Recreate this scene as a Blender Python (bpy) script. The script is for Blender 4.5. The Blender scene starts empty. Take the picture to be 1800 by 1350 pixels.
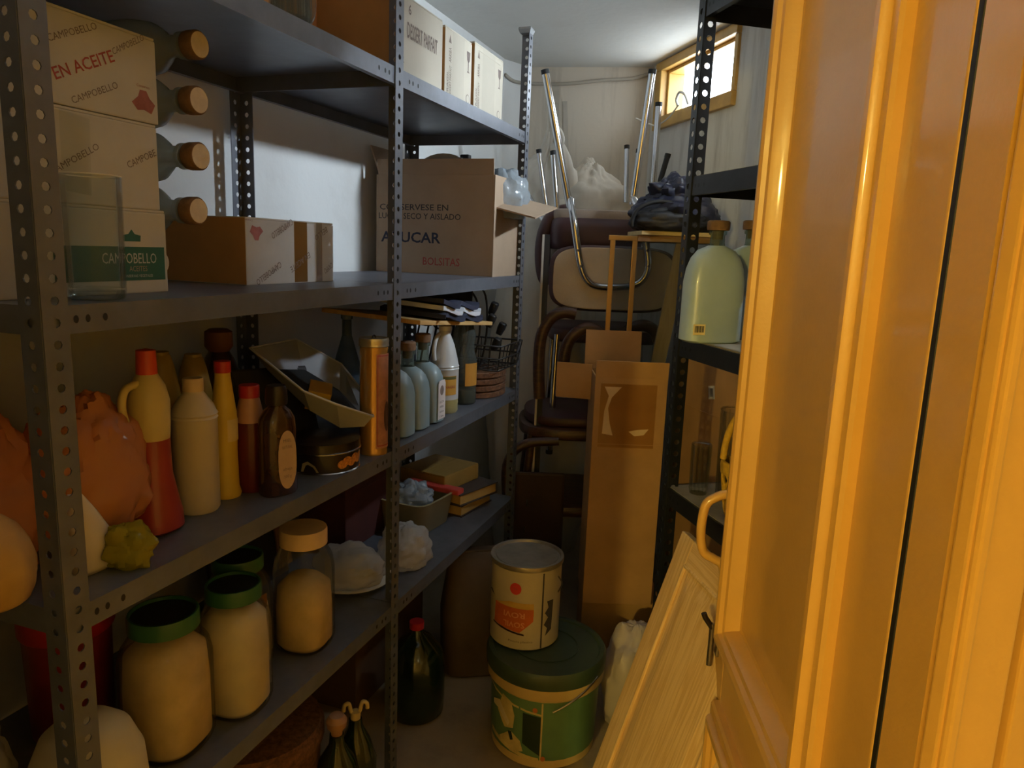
import bpy, bmesh, math, random
from math import sin, cos, pi, radians, atan2, sqrt
from mathutils import Vector, Matrix, noise

random.seed(7)
scene = bpy.context.scene
COL = scene.collection

# ------------------------------------------------------------------ camera, light, exposure
F_PX, PITCH, ROLL = 1285.0, radians(10.49), radians(2.185)
AZ_L, AZ_R, AZ_D = radians(19.36), radians(-14.53), radians(3.5)
EYE = Vector((0, 0, 1.42))
_f = Vector((0, cos(PITCH), -sin(PITCH)))
_u = Vector((1, 0, 0)).cross(_f)
C_R = Vector((1, 0, 0)) * cos(ROLL) + _u * sin(ROLL)
C_U = -Vector((1, 0, 0)) * sin(ROLL) + _u * cos(ROLL)
cam = bpy.data.cameras.new('camera')
cam_o = bpy.data.objects.new('camera', cam)
COL.objects.link(cam_o)
cam.sensor_width = 36.0
cam.lens = F_PX / 1800 * 36.0
cam.clip_start = 0.02
m = Matrix((C_R, C_U, -_f)).transposed().to_4x4()
m.translation = EYE
cam_o.matrix_world = m
scene.camera = cam_o

vs = scene.view_settings
vs.view_transform = 'Standard'
vs.look = 'None'
vs.gamma = 1.0
vs.use_curve_mapping = False
vs.exposure = 0.0

world = bpy.data.worlds.new('world')
scene.world = world
world.use_nodes = True
world.node_tree.nodes['Background'].inputs[0].default_value = (0.75, 0.86, 1.0, 1)
world.node_tree.nodes['Background'].inputs[1].default_value = 1.0

WINDOW_STRENGTH = 11.5
WINDOW2_STRENGTH = 800.0
lamp = bpy.data.lights.new('corridor_lamp', 'POINT')
lamp.energy = 228.0
lamp.color = (1.0, 0.78, 0.21)
lamp.shadow_soft_size = 0.05
lamp_o = bpy.data.objects.new('corridor_lamp', lamp)
lamp_o.location = (-1.77, -3.00, 2.00)
COL.objects.link(lamp_o)
lamp2 = bpy.data.lights.new('corridor_lamp_far', 'POINT')
lamp2.energy = 2.6
lamp2.color = (1.0, 0.86, 0.52)
lamp2.shadow_soft_size = 0.12
lamp2_o = bpy.data.objects.new('corridor_lamp_far', lamp2)
lamp2_o.location = (0.80, -1.35, 1.75)
COL.objects.link(lamp2_o)
try:
    scene.cycles.transparent_max_bounces = 24
    scene.cycles.max_bounces = 10
    scene.cycles.diffuse_bounces = 5
    scene.cycles.sample_clamp_indirect = 4.0
except Exception:
    pass

# ------------------------------------------------------------------ pixel -> place helpers
def ray(x, y):
    return _f + C_R * ((x - 900) / F_PX) + C_U * ((675 - y) / F_PX)
def at_y(x, y, Y):
    d = ray(x, y); return EYE + d * (Y / d.y)
def at_z(x, y, z):
    d = ray(x, y); return EYE + d * ((z - EYE.z) / d.z)
def on_v(x, y, P0, az):
    n = Vector((cos(az), -sin(az), 0)); d = ray(x, y)
    return EYE + d * ((Vector(P0) - EYE).dot(n) / d.dot(n))
def proj(P):
    q = Vector(P) - EYE; w = q.dot(_f)
    return 900 + F_PX * q.dot(C_R) / w, 675 - F_PX * q.dot(C_U) / w
def ztop(loc, ypx):
    lo, hi = -0.5, 4.0
    for _ in range(40):
        mid = (lo + hi) / 2
        if proj((loc[0], loc[1], mid))[1] > ypx: lo = mid
        else: hi = mid
    return lo
def wid(loc, dpx):
    return dpx * (Vector(loc) - EYE).dot(_f) / F_PX

# ------------------------------------------------------------------ materials
def lin(c):
    return tuple((v / 12.92 if v <= .04045 else ((v + .055) / 1.055) ** 2.4) for v in [k / 255 for k in c])
MATS = {}
def mat(name, col, rough=.55, metal=0., var=.12, scale=9., bump=0., bscale=60., coat=0., stretch=None, sss=0., spec=.5):
    if name in MATS: return MATS[name]
    mt = bpy.data.materials.new(name); mt.use_nodes = True
    nt = mt.node_tree; b = nt.nodes['Principled BSDF']
    c = lin(col)
    b.inputs['Roughness'].default_value = rough
    b.inputs['Metallic'].default_value = metal
    b.inputs['Specular IOR Level'].default_value = spec
    if coat: b.inputs['Coat Weight'].default_value = coat; b.inputs['Coat Roughness'].default_value = .08
    if sss:
        b.inputs['Subsurface Weight'].default_value = sss; b.inputs['Subsurface Scale'].default_value = .02
    tc = nt.nodes.new('ShaderNodeTexCoord')
    mp = nt.nodes.new('ShaderNodeMapping')
    nt.links.new(tc.outputs['Object'], mp.inputs[0])
    if stretch: mp.inputs['Scale'].default_value = stretch
    nz = nt.nodes.new('ShaderNodeTexNoise'); nz.inputs['Scale'].default_value = scale
    nz.inputs['Detail'].default_value = 5; nz.inputs['Roughness'].default_value = .62
    nt.links.new(mp.outputs[0], nz.inputs['Vector'])
    rp = nt.nodes.new('ShaderNodeValToRGB')
    lo = tuple(max(0, v * (1 - var * 1.6)) for v in c); hi = tuple(min(1, v * (1 + var)) for v in c)
    rp.color_ramp.elements[0].position = .3; rp.color_ramp.elements[1].position = .7
    rp.color_ramp.elements[0].color = (*lo, 1); rp.color_ramp.elements[1].color = (*hi, 1)
    nt.links.new(nz.outputs['Fac'], rp.inputs[0])
    nt.links.new(rp.outputs[0], b.inputs['Base Color'])
    if bump:
        n2 = nt.nodes.new('ShaderNodeTexNoise'); n2.inputs['Scale'].default_value = bscale; n2.inputs['Detail'].default_value = 4
        nt.links.new(mp.outputs[0], n2.inputs['Vector'])
        bp = nt.nodes.new('ShaderNodeBump'); bp.inputs['Strength'].default_value = bump; bp.inputs['Distance'].default_value = .004
        nt.links.new(n2.outputs['Fac'], bp.inputs['Height']); nt.links.new(bp.outputs[0], b.inputs['Normal'])
    MATS[name] = mt
    return mt
def film(name, col, alpha, rough=.12, gloss=.3, diffuse=None, bump=0., bscale=30.):
    """thin clear material: tinted transparency with a glossy coat and an optional milky diffuse share"""
    if name in MATS: return MATS[name]
    mt = bpy.data.materials.new(name); mt.use_nodes = True
    nt = mt.node_tree; nt.nodes.clear()
    out = nt.nodes.new('ShaderNodeOutputMaterial')
    tr = nt.nodes.new('ShaderNodeBsdfTransparent'); tr.inputs[0].default_value = (*lin(col), 1)
    gl = nt.nodes.new('ShaderNodeBsdfGlossy'); gl.inputs['Roughness'].default_value = rough
    lw = nt.nodes.new('ShaderNodeLayerWeight'); lw.inputs['Blend'].default_value = gloss
    mx = nt.nodes.new('ShaderNodeMixShader')
    last = tr.outputs[0]
    nrm = None
    if bump:
        n2 = nt.nodes.new('ShaderNodeTexNoise'); n2.inputs['Scale'].default_value = bscale; n2.inputs['Detail'].default_value = 3
        tc = nt.nodes.new('ShaderNodeTexCoord'); nt.links.new(tc.outputs['Object'], n2.inputs['Vector'])
        bp = nt.nodes.new('ShaderNodeBump'); bp.inputs['Strength'].default_value = bump; bp.inputs['Distance'].default_value = .01
        nt.links.new(n2.outputs['Fac'], bp.inputs['Height']); nrm = bp.outputs[0]
        nt.links.new(nrm, gl.inputs['Normal']); nt.links.new(nrm, lw.inputs['Normal'])
    if diffuse:
        df = nt.nodes.new('ShaderNodeBsdfDiffuse'); df.inputs[0].default_value = (*lin(diffuse), 1)
        ts = nt.nodes.new('ShaderNodeBsdfTranslucent'); ts.inputs[0].default_value = (*lin(diffuse), 1)
        if nrm: nt.links.new(nrm, df.inputs['Normal'])
        m1 = nt.nodes.new('ShaderNodeMixShader'); m1.inputs[0].default_value = .45
        nt.links.new(df.outputs[0], m1.inputs[1]); nt.links.new(ts.outputs[0], m1.inputs[2])
        m2 = nt.nodes.new('ShaderNodeMixShader'); m2.inputs[0].default_value = 1 - alpha
        nt.links.new(tr.outputs[0], m2.inputs[1]); nt.links.new(m1.outputs[0], m2.inputs[2]); last = m2.outputs[0]
    fm_ = nt.nodes.new('ShaderNodeMath'); fm_.operation = 'MULTIPLY'; fm_.inputs[1].default_value = .45
    nt.links.new(lw.outputs['Fresnel'], fm_.inputs[0]); nt.links.new(fm_.outputs[0], mx.inputs[0])
    nt.links.new(last, mx.inputs[1]); nt.links.new(gl.outputs[0], mx.inputs[2])
    nt.links.new(mx.outputs[0], out.inputs[0])
    MATS[name] = mt
    return mt
def wood(name, c1, c2, scale=(3, 40, 40), rough=.5, bump=.15):
    if name in MATS: return MATS[name]
    mt = bpy.data.materials.new(name); mt.use_nodes = True
    nt = mt.node_tree; b = nt.nodes['Principled BSDF']; b.inputs['Roughness'].default_value = rough
    tc = nt.nodes.new('ShaderNodeTexCoord'); mp = nt.nodes.new('ShaderNodeMapping'); mp.inputs['Scale'].default_value = scale
    nt.links.new(tc.outputs['Object'], mp.inputs[0])
    nz = nt.nodes.new('ShaderNodeTexNoise'); nz.inputs['Scale'].default_value = 1.0; nz.inputs['Detail'].default_value = 4
    nz.inputs['Distortion'].default_value = .6
    nt.links.new(mp.outputs[0], nz.inputs['Vector'])
    w = nt.nodes.new('ShaderNodeMath'); w.operation = 'MULTIPLY'; w.inputs[1].default_value = 9
    nt.links.new(nz.outputs['Fac'], w.inputs[0])
    fr = nt.nodes.new('ShaderNodeMath'); fr.operation = 'PINGPONG'; fr.inputs[1].default_value = 1
    nt.links.new(w.outputs[0], fr.inputs[0])
    rp = nt.nodes.new('ShaderNodeValToRGB')
    rp.color_ramp.elements[0].color = (*lin(c1), 1); rp.color_ramp.elements[1].color = (*lin(c2), 1)
    nt.links.new(fr.outputs[0], rp.inputs[0]); nt.links.new(rp.outputs[0], b.inputs['Base Color'])
    bp = nt.nodes.new('ShaderNodeBump'); bp.inputs['Strength'].default_value = bump; bp.inputs['Distance'].default_value = .002
    nt.links.new(fr.outputs[0], bp.inputs['Height']); nt.links.new(bp.outputs[0], b.inputs['Normal'])
    MATS[name] = mt
    return mt

def wall_mat(name, base, stain, amount=.5, scale=(5, 5, .7)):
    mt = bpy.data.materials.new(name); mt.use_nodes = True
    nt = mt.node_tree; b = nt.nodes['Principled BSDF']; b.inputs['Roughness'].default_value = .85
    tc = nt.nodes.new('ShaderNodeTexCoord'); mp = nt.nodes.new('ShaderNodeMapping'); mp.inputs['Scale'].default_value = scale
    nt.links.new(tc.outputs['Object'], mp.inputs[0])
    nz = nt.nodes.new('ShaderNodeTexNoise'); nz.inputs['Scale'].default_value = 2.2; nz.inputs['Detail'].default_value = 7
    nz.inputs['Roughness'].default_value = .65
    nt.links.new(mp.outputs[0], nz.inputs['Vector'])
    rp = nt.nodes.new('ShaderNodeValToRGB')
    rp.color_ramp.elements[0].position = .50; rp.color_ramp.elements[1].position = .72
    rp.color_ramp.elements[0].color = (*lin(base), 1)
    cs = tuple(a * (1 - amount) + c * amount for a, c in zip(lin(base), lin(stain)))
    rp.color_ramp.elements[1].color = (*cs, 1)
    nt.links.new(nz.outputs['Fac'], rp.inputs[0]); nt.links.new(rp.outputs[0], b.inputs['Base Color'])
    n2 = nt.nodes.new('ShaderNodeTexNoise'); n2.inputs['Scale'].default_value = 40; n2.inputs['Detail'].default_value = 5
    nt.links.new(tc.outputs['Object'], n2.inputs['Vector'])
    bp = nt.nodes.new('ShaderNodeBump'); bp.inputs['Strength'].default_value = .25; bp.inputs['Distance'].default_value = .004
    nt.links.new(n2.outputs['Fac'], bp.inputs['Height']); nt.links.new(bp.outputs[0], b.inputs['Normal'])
    MATS[name] = mt
    return mt

# ------------------------------------------------------------------ mesh helpers
class MB:
    """collects vertices and faces of one part"""
    def __init__(s): s.v = []; s.f = []
    def add(s, vv, ff, M=None):
        o = len(s.v)
        s.v += [tuple(M @ Vector(p)) if M else tuple(p) for p in vv]
        s.f += [tuple(i + o for i in f) for f in ff]
        return s
    def box(s, a, b, M=None, bev=0.0):
        x0, y0, z0 = a; x1, y1, z1 = b
        if bev <= 0:
            vv = [(x0, y0, z0), (x1, y0, z0), (x1, y1, z0), (x0, y1, z0), (x0, y0, z1), (x1, y0, z1), (x1, y1, z1), (x0, y1, z1)]
            return s.add(vv, [(3, 2, 1, 0), (4, 5, 6, 7), (0, 1, 5, 4), (1, 2, 6, 5), (2, 3, 7, 6), (3, 0, 4, 7)], M)
        bm = bmesh.new(); bmesh.ops.create_cube(bm, size=1)
        for v in bm.verts:
            v.co = ((x0 + x1) / 2 + v.co.x * (x1 - x0), (y0 + y1) / 2 + v.co.y * (y1 - y0), (z0 + z1) / 2 + v.co.z * (z1 - z0))
        bmesh.ops.bevel(bm, geom=bm.edges[:], offset=bev, segments=2, affect='EDGES', profile=.6)
        bm.verts.index_update()
        s.add([v.co[:] for v in bm.verts], [[v.index for v in f.verts] for f in bm.faces], M); bm.free()
        return s
    def rings(s, rs, cap0=True, cap1=True, M=None, closed=False):
        n = len(rs[0]); vv = [p for r in rs for p in r]; ff = []
        for i in range(len(rs) - (0 if closed else 1)):
            a = i * n; b = ((i + 1) % len(rs)) * n
            for j in range(n):
                k = (j + 1) % n
                ff.append((a + j, a + k, b + k, b + j))
        if not closed:
            if cap0: ff.append(tuple(reversed(range(n))))
            if cap1: ff.append(tuple(range((len(rs) - 1) * n, len(rs) * n)))
        return s.add(vv, ff, M)
    def lathe(s, prof, seg=32, M=None, cap0=True, cap1=True, c=(0, 0)):
        rs = [[(c[0] + max(r, 1e-5) * cos(2 * pi * j / seg), c[1] + max(r, 1e-5) * sin(2 * pi * j / seg), z) for j in range(seg)] for r, z in prof]
        return s.rings(rs, cap0, cap1, M)
    def loft(s, secs, seg=36, M=None, cap0=True, cap1=True):
        """secs: (z, half_x, half_y, exponent[, cx, cy])"""
        rs = []
        for q in secs:
            z, a, b, n = q[:4]; cx, cy = (q[4], q[5]) if len(q) > 4 else (0, 0)
            r = []
            for j in range(seg):
                t = 2 * pi * j / seg + 1e-4
                ct, st = cos(t), sin(t)
                r.append((cx + a * math.copysign(abs(ct) ** (2 / n), ct), cy + b * math.copysign(abs(st) ** (2 / n), st), z))
            rs.append(r)
        return s.rings(rs, cap0, cap1, M)
    def tube(s, pts, rad, seg=10, M=None, closed=False, flat=1.0):
        P = [Vector(p) for p in pts]; n = len(P); rs = []
        up = None
        for i in range(n):
            a = P[(i - 1) % n] if (closed or i > 0) else P[i]
            b = P[(i + 1) % n] if (closed or i < n - 1) else P[i]
            t = (b - a).normalized()
            if up is None:
                up = Vector((0, 0, 1)) if abs(t.z) < .9 else Vector((1, 0, 0))
            x = up - t * up.dot(t)
            if x.length < 1e-5: x = t.orthogonal()
            x.normalize(); y = t.cross(x); up = x
            rr = rad[i] if isinstance(rad, (list, tuple)) else rad
            rs.append([tuple(P[i] + (x * cos(2 * pi * j / seg) + y * sin(2 * pi * j / seg) * flat) * rr) for j in range(seg)])
        return s.rings(rs, M=M, closed=closed)
    def prism(s, poly, y0, y1, M=None):
        """polygon in XZ extruded along y"""
        n = len(poly)
        vv = [(x, y0, z) for x, z in poly] + [(x, y1, z) for x, z in poly]
        ff = [tuple(range(n)), tuple(reversed(range(n, 2 * n)))] + [(i, i + n, (i + 1) % n + n, (i + 1) % n) for i in range(n)]
        return s.add(vv, ff, M)
    def build(s, name, material, parent=None, smooth=None, loc=None, rotz=None):
        me = bpy.data.meshes.new(name); me.from_pydata(s.v, [], s.f); me.update()
        bm = bmesh.new(); bm.from_mesh(me); bmesh.ops.recalc_face_normals(bm, faces=bm.faces); bm.to_mesh(me); bm.free()
        me.materials.append(material)
        o = bpy.data.objects.new(name, me); COL.objects.link(o)
        if smooth is not None:
            for p in me.polygons: p.use_smooth = True
            me.set_sharp_from_angle(angle=radians(smooth))
        if parent: o.parent = parent
        if loc is not None: o.location = loc
        if rotz is not None: o.rotation_euler = (0, 0, rotz)
        return o
def smooth_path(pts, k=6, closed=False):
    P = [Vector(p) for p in pts]; out = []; n = len(P)
    rng = range(n if closed else n - 1)
    for i in rng:
        g = lambda q: P[q % n] if closed else P[max(0, min(n - 1, q))]
        p0, p1, p2, p3 = g(i - 1), g(i), g(i + 1), g(i + 2)
        for j in range(k):
            t = j / k
            out.append(.5 * ((2 * p1) + (p2 - p0) * t + (2 * p0 - 5 * p1 + 4 * p2 - p3) * t * t + (3 * p1 - p0 - 3 * p2 + p3) * t ** 3))
    if not closed: out.append(P[-1])
    return out
def RX(a): return Matrix.Rotation(a, 4, 'X')
def RY(a): return Matrix.Rotation(a, 4, 'Y')
def RZ(a): return Matrix.Rotation(a, 4, 'Z')
def T(x, y=0, z=0): return Matrix.Translation((x, y, z)) if not isinstance(x, Vector) else Matrix.Translation(x)

def tag(o, label=None, cat=None, group=None, kind=None):
    if label: o['label'] = label
    if cat: o['category'] = cat
    if group: o['group'] = group
    if kind: o['kind'] = kind
    return o
def thing(name, label, cat, loc, rotz=0, group=None):
    o = bpy.data.objects.new(name, None); COL.objects.link(o)
    o.empty_display_size = .05
    o.location = loc; o.rotation_euler = (0, 0, rotz)
    return tag(o, label, cat, group)
def text(parent, s, h, origin, xd, yd, material, width=None, name='lettering', bold=.0, align='LEFT', rot=0., lift=.0006):
    """flat print: letters of cap height h with their baseline start (or centre) at origin"""
    cu = bpy.data.curves.new('t', 'FONT'); cu.body = s; cu.size = 1.0; cu.resolution_u = 2
    cu.align_x = align; cu.offset = bold
    ob = bpy.data.objects.new('t', cu); COL.objects.link(ob)
    dg = bpy.context.evaluated_depsgraph_get()
    me = bpy.data.meshes.new_from_object(ob.evaluated_get(dg))
    bpy.data.objects.remove(ob); bpy.data.curves.remove(cu)
    k = h / .69; kx = k
    if width:
        xs = [v.co.x for v in me.vertices]; kx = width / (max(xs) - min(xs))
    X = Vector(xd).normalized(); Y = Vector(yd).normalized(); N = X.cross(Y); O = Vector(origin) + N * lift
    X, Y = X * cos(rot) + Y * sin(rot), Y * cos(rot) - X * sin(rot)
    for v in me.vertices: v.co = O + X * (v.co.x * kx) + Y * (v.co.y * k)
    me.materials.clear(); me.materials.append(material); me.name = name
    o = bpy.data.objects.new(name, me); COL.objects.link(o); o.parent = parent
    return o
def decal(parent, name, poly, material, origin, xd, yd, lift=.0005):
    X = Vector(xd).normalized(); Y = Vector(yd).normalized(); N = X.cross(Y); O = Vector(origin) + N * lift
    mb = MB(); mb.add([tuple(O + X * a + Y * b) for a, b in poly], [tuple(range(len(poly)))])
    return mb.build(name, material, parent)
def ell(a, b, n=24, cx=0, cy=0): return [(cx + a * cos(2 * pi * i / n), cy + b * sin(2 * pi * i / n)) for i in range(n)]
def rect(x0, y0, x1, y1): return [(x0, y0), (x1, y0), (x1, y1), (x0, y1)]
def wrap(mb, r, a0, a1, z0, z1, seg=14, c=(0, 0), lift=.0008):
    """a label wrapped on a cylinder, angles in radians"""
    R = r + lift
    vv = []; ff = []
    for i in range(seg + 1):
        a = a0 + (a1 - a0) * i / seg
        vv += [(c[0] + R * cos(a), c[1] + R * sin(a), z0), (c[0] + R * cos(a), c[1] + R * sin(a), z1)]
        if i: k = 2 * i; ff.append((k - 2, k, k + 1, k - 1))
    return mb.add(vv, ff)
def bend_text(o, r, a_mid, lift=.0012, c=(0, 0)):
    """bend flat print built around x = 0 in the XZ plane onto a cylinder of radius r; a_mid is the facing angle"""
    for v in o.data.vertices:
        a = a_mid + v.co.x / r
        v.co = (c[0] + (r + lift) * cos(a), c[1] + (r + lift) * sin(a), v.co.z)
def crumple(a, b, c, seed=0, amp=.22, freq=3.2, seg=56, rows=36, flat=True, neck=None, squash=1.0, fine=.06):
    """a crumpled soft body resting on z = 0; neck = (height share, radius share) for a gathered top"""
    mb = MB(); off = Vector((seed * 3.7, seed * 1.3, seed * 2.1)); rs = []
    for i in range(rows + 1):
        th = pi * i / rows; r = []
        for j in range(seg):
            ph = 2 * pi * j / seg
            d = Vector((sin(th) * cos(ph), sin(th) * sin(ph), -cos(th)))
            vd = noise.voronoi(d * freq * .6 + off)[0]
            k = 1 + amp * ((vd[1] - vd[0]) * 1.3 - .45) + fine * noise.turbulence(d * freq * 2.4 + off, 3, False) + .5 * amp * noise.noise(d * 1.4 + off)
            x, y, z = d.x * a * k, d.y * b * k, d.z * c * k
            if neck:
                h = (d.z + 1) / 2
                if h > neck[0]:
                    q = (h - neck[0]) / (1 - neck[0]); g = 1 - (1 - neck[1]) * min(1, q * 1.8)
                    x *= g; y *= g
            r.append((x, y, z))
        rs.append(r)
    if flat:
        base = -c * .62
        rs = [[(x, y, max(z, base + .15 * max(0, z - base)) - base) for x, y, z in r] for r in rs]
    mb.rings(rs)
    return mb

# ------------------------------------------------------------------ common materials
M_cream = mat('door_paint', (210, 162, 82), .40, var=.04, bump=.12, bscale=110, coat=.45)
M_grey = mat('grey_steel_paint', (108, 112, 122), .38, .35, var=.12, scale=14, bump=.05)
M_black = mat('black_steel_paint', (34, 36, 40), .36, .3, var=.2, scale=14, bump=.05)
M_card = mat('brown_cardboard', (172, 130, 80), .85, var=.10, scale=6, bump=.06, bscale=30)
M_cardw = mat('white_cardboard', (186, 184, 180), .8, var=.07, scale=5, bump=.05, bscale=30)
M_cardt = mat('tan_cardboard', (160, 138, 116), .85, var=.08, scale=6, bump=.05, bscale=30)
M_tape = film('packing_tape', (200, 165, 110), .7, .15, .35, diffuse=(190, 150, 95))
M_ink = mat('dark_print', (52, 50, 54), .8, var=.15, scale=40)
M_inkblue = mat('blue_black_print', (40, 46, 66), .8, var=.15, scale=40)
M_inkred = mat('red_print', (160, 74, 66), .8, var=.15, scale=40)
M_inkmaroon = mat('maroon_print', (156, 98, 96), .8, var=.2, scale=40)
M_inkgrey = mat('faded_print', (118, 104, 98), .8, var=.2, scale=40)
M_green = mat('green_print', (44, 92, 74), .7, var=.1)
M_chrome = mat('chrome_tube', (205, 205, 208), .16, 1.0, var=.06)
M_cork = mat('cork', (118, 90, 66), .85, var=.2, scale=60, bump=.3, bscale=120)
M_corkend = mat('cork_end', (206, 194, 178), .9, var=.08, scale=60)
M_glass = film('clear_glass', (246, 248, 247), .965, .04, .2, diffuse=(210, 208, 204))
M_glassd = film('thick_clear_glass', (232, 238, 236), .90, .05, .3, diffuse=(190, 192, 190))
M_frost = mat('frosted_glass', (128, 150, 158), .38, var=.12, scale=5, sss=.0, coat=.25)
M_white = mat('white_plastic', (222, 220, 212), .45, var=.05)
M_rubber = mat('black_rubber', (22, 22, 24), .6)
M_bag = film('white_plastic_bag', (235, 238, 240), .28, .18, .28, diffuse=(222, 222, 220), bump=.5, bscale=14)
M_clearbag = film('clear_plastic_bag', (225, 235, 242), .40, .12, .5, diffuse=(200, 212, 222), bump=.7, bscale=26)

# ------------------------------------------------------------------ frames of the two racks and the door
NL = Vector((-0.5676, 0.8709, 0)); TH_L = pi / 2 - AZ_L
AL = Vector((sin(AZ_L), cos(AZ_L), 0)); PL = Vector((-cos(AZ_L), sin(AZ_L), 0))
def Lw(s, d, z=0): return NL + AL * s + PL * d + Vector((0, 0, z))
ZS = [1.800, 1.330, 0.933, 0.531]                  # shelf tops of the grey rack
NR = at_y(1207, 400, 1.9); NR.z = 0
AR = Vector((-sin(AZ_R), -cos(AZ_R), 0)); PR = Vector((cos(AZ_R), -sin(AZ_R), 0)); TH_R = atan2(AR.y, AR.x)
def Rw(s, d, z=0): return NR + AR * s + PR * d + Vector((0, 0, z))
ZR = [2.030, 1.613, 1.208, 0.803, 0.395]
HD = at_y(1689, 241, 0.72); HD.z = 0               # hinge of the painted door
AD = Vector((sin(AZ_D), cos(AZ_D), 0)); TH_D = pi / 2 - AZ_D

# ------------------------------------------------------------------ the room
ZC = 2.298
M_wl = wall_mat('white_wall_paint', (214, 216, 216), (176, 172, 164), .35, (1.2, 1.2, 1.2))
M_wb = wall_mat('cream_wall_paint', (206, 198, 184), (150, 142, 130), .5, (6, 6, .5))
M_wr = wall_mat('stained_wall_paint', (206, 204, 198), (120, 112, 102), .5, (7, 7, .8))
M_ceil = wall_mat('ceiling_paint', (212, 212, 208), (170, 168, 160), .3, (1, 1, 1))
M_floor = wall_mat('floor_concrete', (150, 134, 108), (116, 102, 82), .6, (3, 3, 3))
M_warmwall = mat('corridor_paint', (222, 200, 160), .8, var=.04)

def quad(name, pts, material, label, cat='wall', thick=None):
    mb = MB(); mb.add(pts, [(0, 1, 2, 3)])
    o = mb.build(name, material)
    return tag(o, label, cat, kind='structure')
w1 = on_v(888, 104, Lw(0, .48), AZ_L); w1 = Vector((w1.x, w1.y, 0))
w0 = Lw(-1.25, .48)
c2 = at_z(932, 118, ZC); c3 = at_z(1150, 118, ZC)
c2.z = c3.z = 0
up = Vector((0, 0, ZC))
r_end = c3 + AR * 4.9
tag(MB().box((-2.6, -4.3, -.06), (2.6, 4.2, 0)).build('floor', M_floor), 'dim brown concrete floor of the storeroom', 'floor', kind='structure')
tag(MB().box((-2.6, -4.3, ZC), (2.6, 4.2, ZC + .06)).build('ceiling', M_ceil), 'pale grey plain ceiling above the shelves', 'ceiling', kind='structure')
quad('wall_left', [w0, w1, w1 + up, w0 + up], M_wl, 'white wall behind the grey shelving, catching window light')
quad('wall_corner', [w1, c2, c2 + up, w1 + up], M_wl, 'narrow angled strip of wall in the far left corner')
quad('wall_back', [c2, c3, c3 + up, c2 + up], M_wb, 'short cream back wall behind the stacked chairs')
# right wall with the window opening
WZ0, WZ1 = 2.022, 2.285
wa = on_v(1160, 160, c3, AZ_R); wb = on_v(1297, 110, c3, AZ_R)
sa = (wa - c3).dot(AR); sb = (wb - c3).dot(AR)
mb = MB()
def wq(s0, s1, z0, z1):
    a = c3 + AR * s0; b = c3 + AR * s1
    mb.add([a + Vector((0, 0, z0)), b + Vector((0, 0, z0)), b + Vector((0, 0, z1)), a + Vector((0, 0, z1))], [(0, 1, 2, 3)])
W2Z0, W2Z1 = 1.945, 2.10
s2 = (Vector((1.056, 2.04, 0)) - c3).dot(AR); sc_, sd_ = s2 - .10, s2 + .16
wq(0, sa, 0, ZC); wq(sb, sc_, 0, ZC); wq(sd_, 4.9, 0, ZC); wq(sa, sb, 0, WZ0); wq(sa, sb, WZ1, ZC); wq(sc_, sd_, 0, W2Z0); wq(sc_, sd_, W2Z1, ZC)
for (s0, z0, s1, z1) in ((sa, WZ0, sb, WZ0), (sa, WZ1, sb, WZ1), (sa, WZ0, sa, WZ1), (sb, WZ0, sb, WZ1),
                         (sc_, W2Z0, sd_, W2Z0), (sc_, W2Z1, sd_, W2Z1), (sc_, W2Z0, sc_, W2Z1), (sd_, W2Z0, sd_, W2Z1)):
    a = c3 + AR * s0 + Vector((0, 0, z0)); b = c3 + AR * s1 + Vector((0, 0, z1))
    mb.add([a, b, b + PR * .16, a + PR * .16], [(0, 1, 2, 3)])
tag(mb.build('wall_right', M_wr), 'water-streaked pale wall on the right below the small window', 'wall', kind='structure')

# window
M_winwood = mat('yellow_varnished_wood', (190, 150, 78), .4, var=.15, stretch=(1, 1, 1), bump=.1)
def window(name, label, s0, s1, z0, z1, strength, inset=.09):
    wn = thing(name, label, 'window', c3 + AR * s0 + Vector((0, 0, z0)), TH_R)
    wn['kind'] = 'structure'
    L_, H_ = s1 - s0, z1 - z0
    fl, fr_w, fb, ft = .048, .016, .026, .030     # widths of the left, right, bottom and top bars
    for a, b in (((-.014, -.022, -.028), (L_ + .01, inset - .02, fb)), ((-.014, -.022, H_ - ft), (L_ + .01, inset - .02, H_ + .008)),
                 ((-.014, -.022, fb), (fl, inset - .02, H_ - ft)), ((L_ - fr_w, -.012, fb), (L_ + .01, inset - .02, H_ - ft))):
        MB().box(a, b, bev=.004).build('frame_bar', M_winwood, wn)
    for a, b in (((fl, .012, fb), (L_ - fr_w, inset + .008, fb + .014)), ((fl, .012, H_ - ft - .014), (L_ - fr_w, inset + .008, H_ - ft)),
                 ((fl, .012, fb + .014), (fl + .016, inset + .008, H_ - ft - .014)), ((L_ - fr_w - .01, .012, fb + .014), (L_ - fr_w, inset + .008, H_ - ft - .014))):
        MB().box(a, b, bev=.003).build('sash_bar', M_winwood, wn)
    fi = .03
    pm = bpy.data.materials.new('daylit_frosted_pane'); pm.use_nodes = True
    nt = pm.node_tree; nt.nodes.clear()
    o_ = nt.nodes.new('ShaderNodeOutputMaterial'); e_ = nt.nodes.new('ShaderNodeEmission')
    e_.inputs[0].default_value = (.78, .90, 1.0, 1); e_.inputs[1].default_value = strength
    nt.links.new(e_.outputs[0], o_.inputs[0])
    MB().box((fl + .008, inset, fb + .008), (L_ - fr_w - .006, inset + .004, H_ - ft - .008)).build('pane', pm, wn)
    MB().box((-.05, .165, -.05), (L_ + .05, .18, H_ + .05)).build('outer_shutter', mat('shutter', (180, 180, 180)), wn)
    return wn
wn = window('window_1', 'small high basement window with yellow wooden frame', sa, sb, WZ0, WZ1, WINDOW_STRENGTH)
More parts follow.
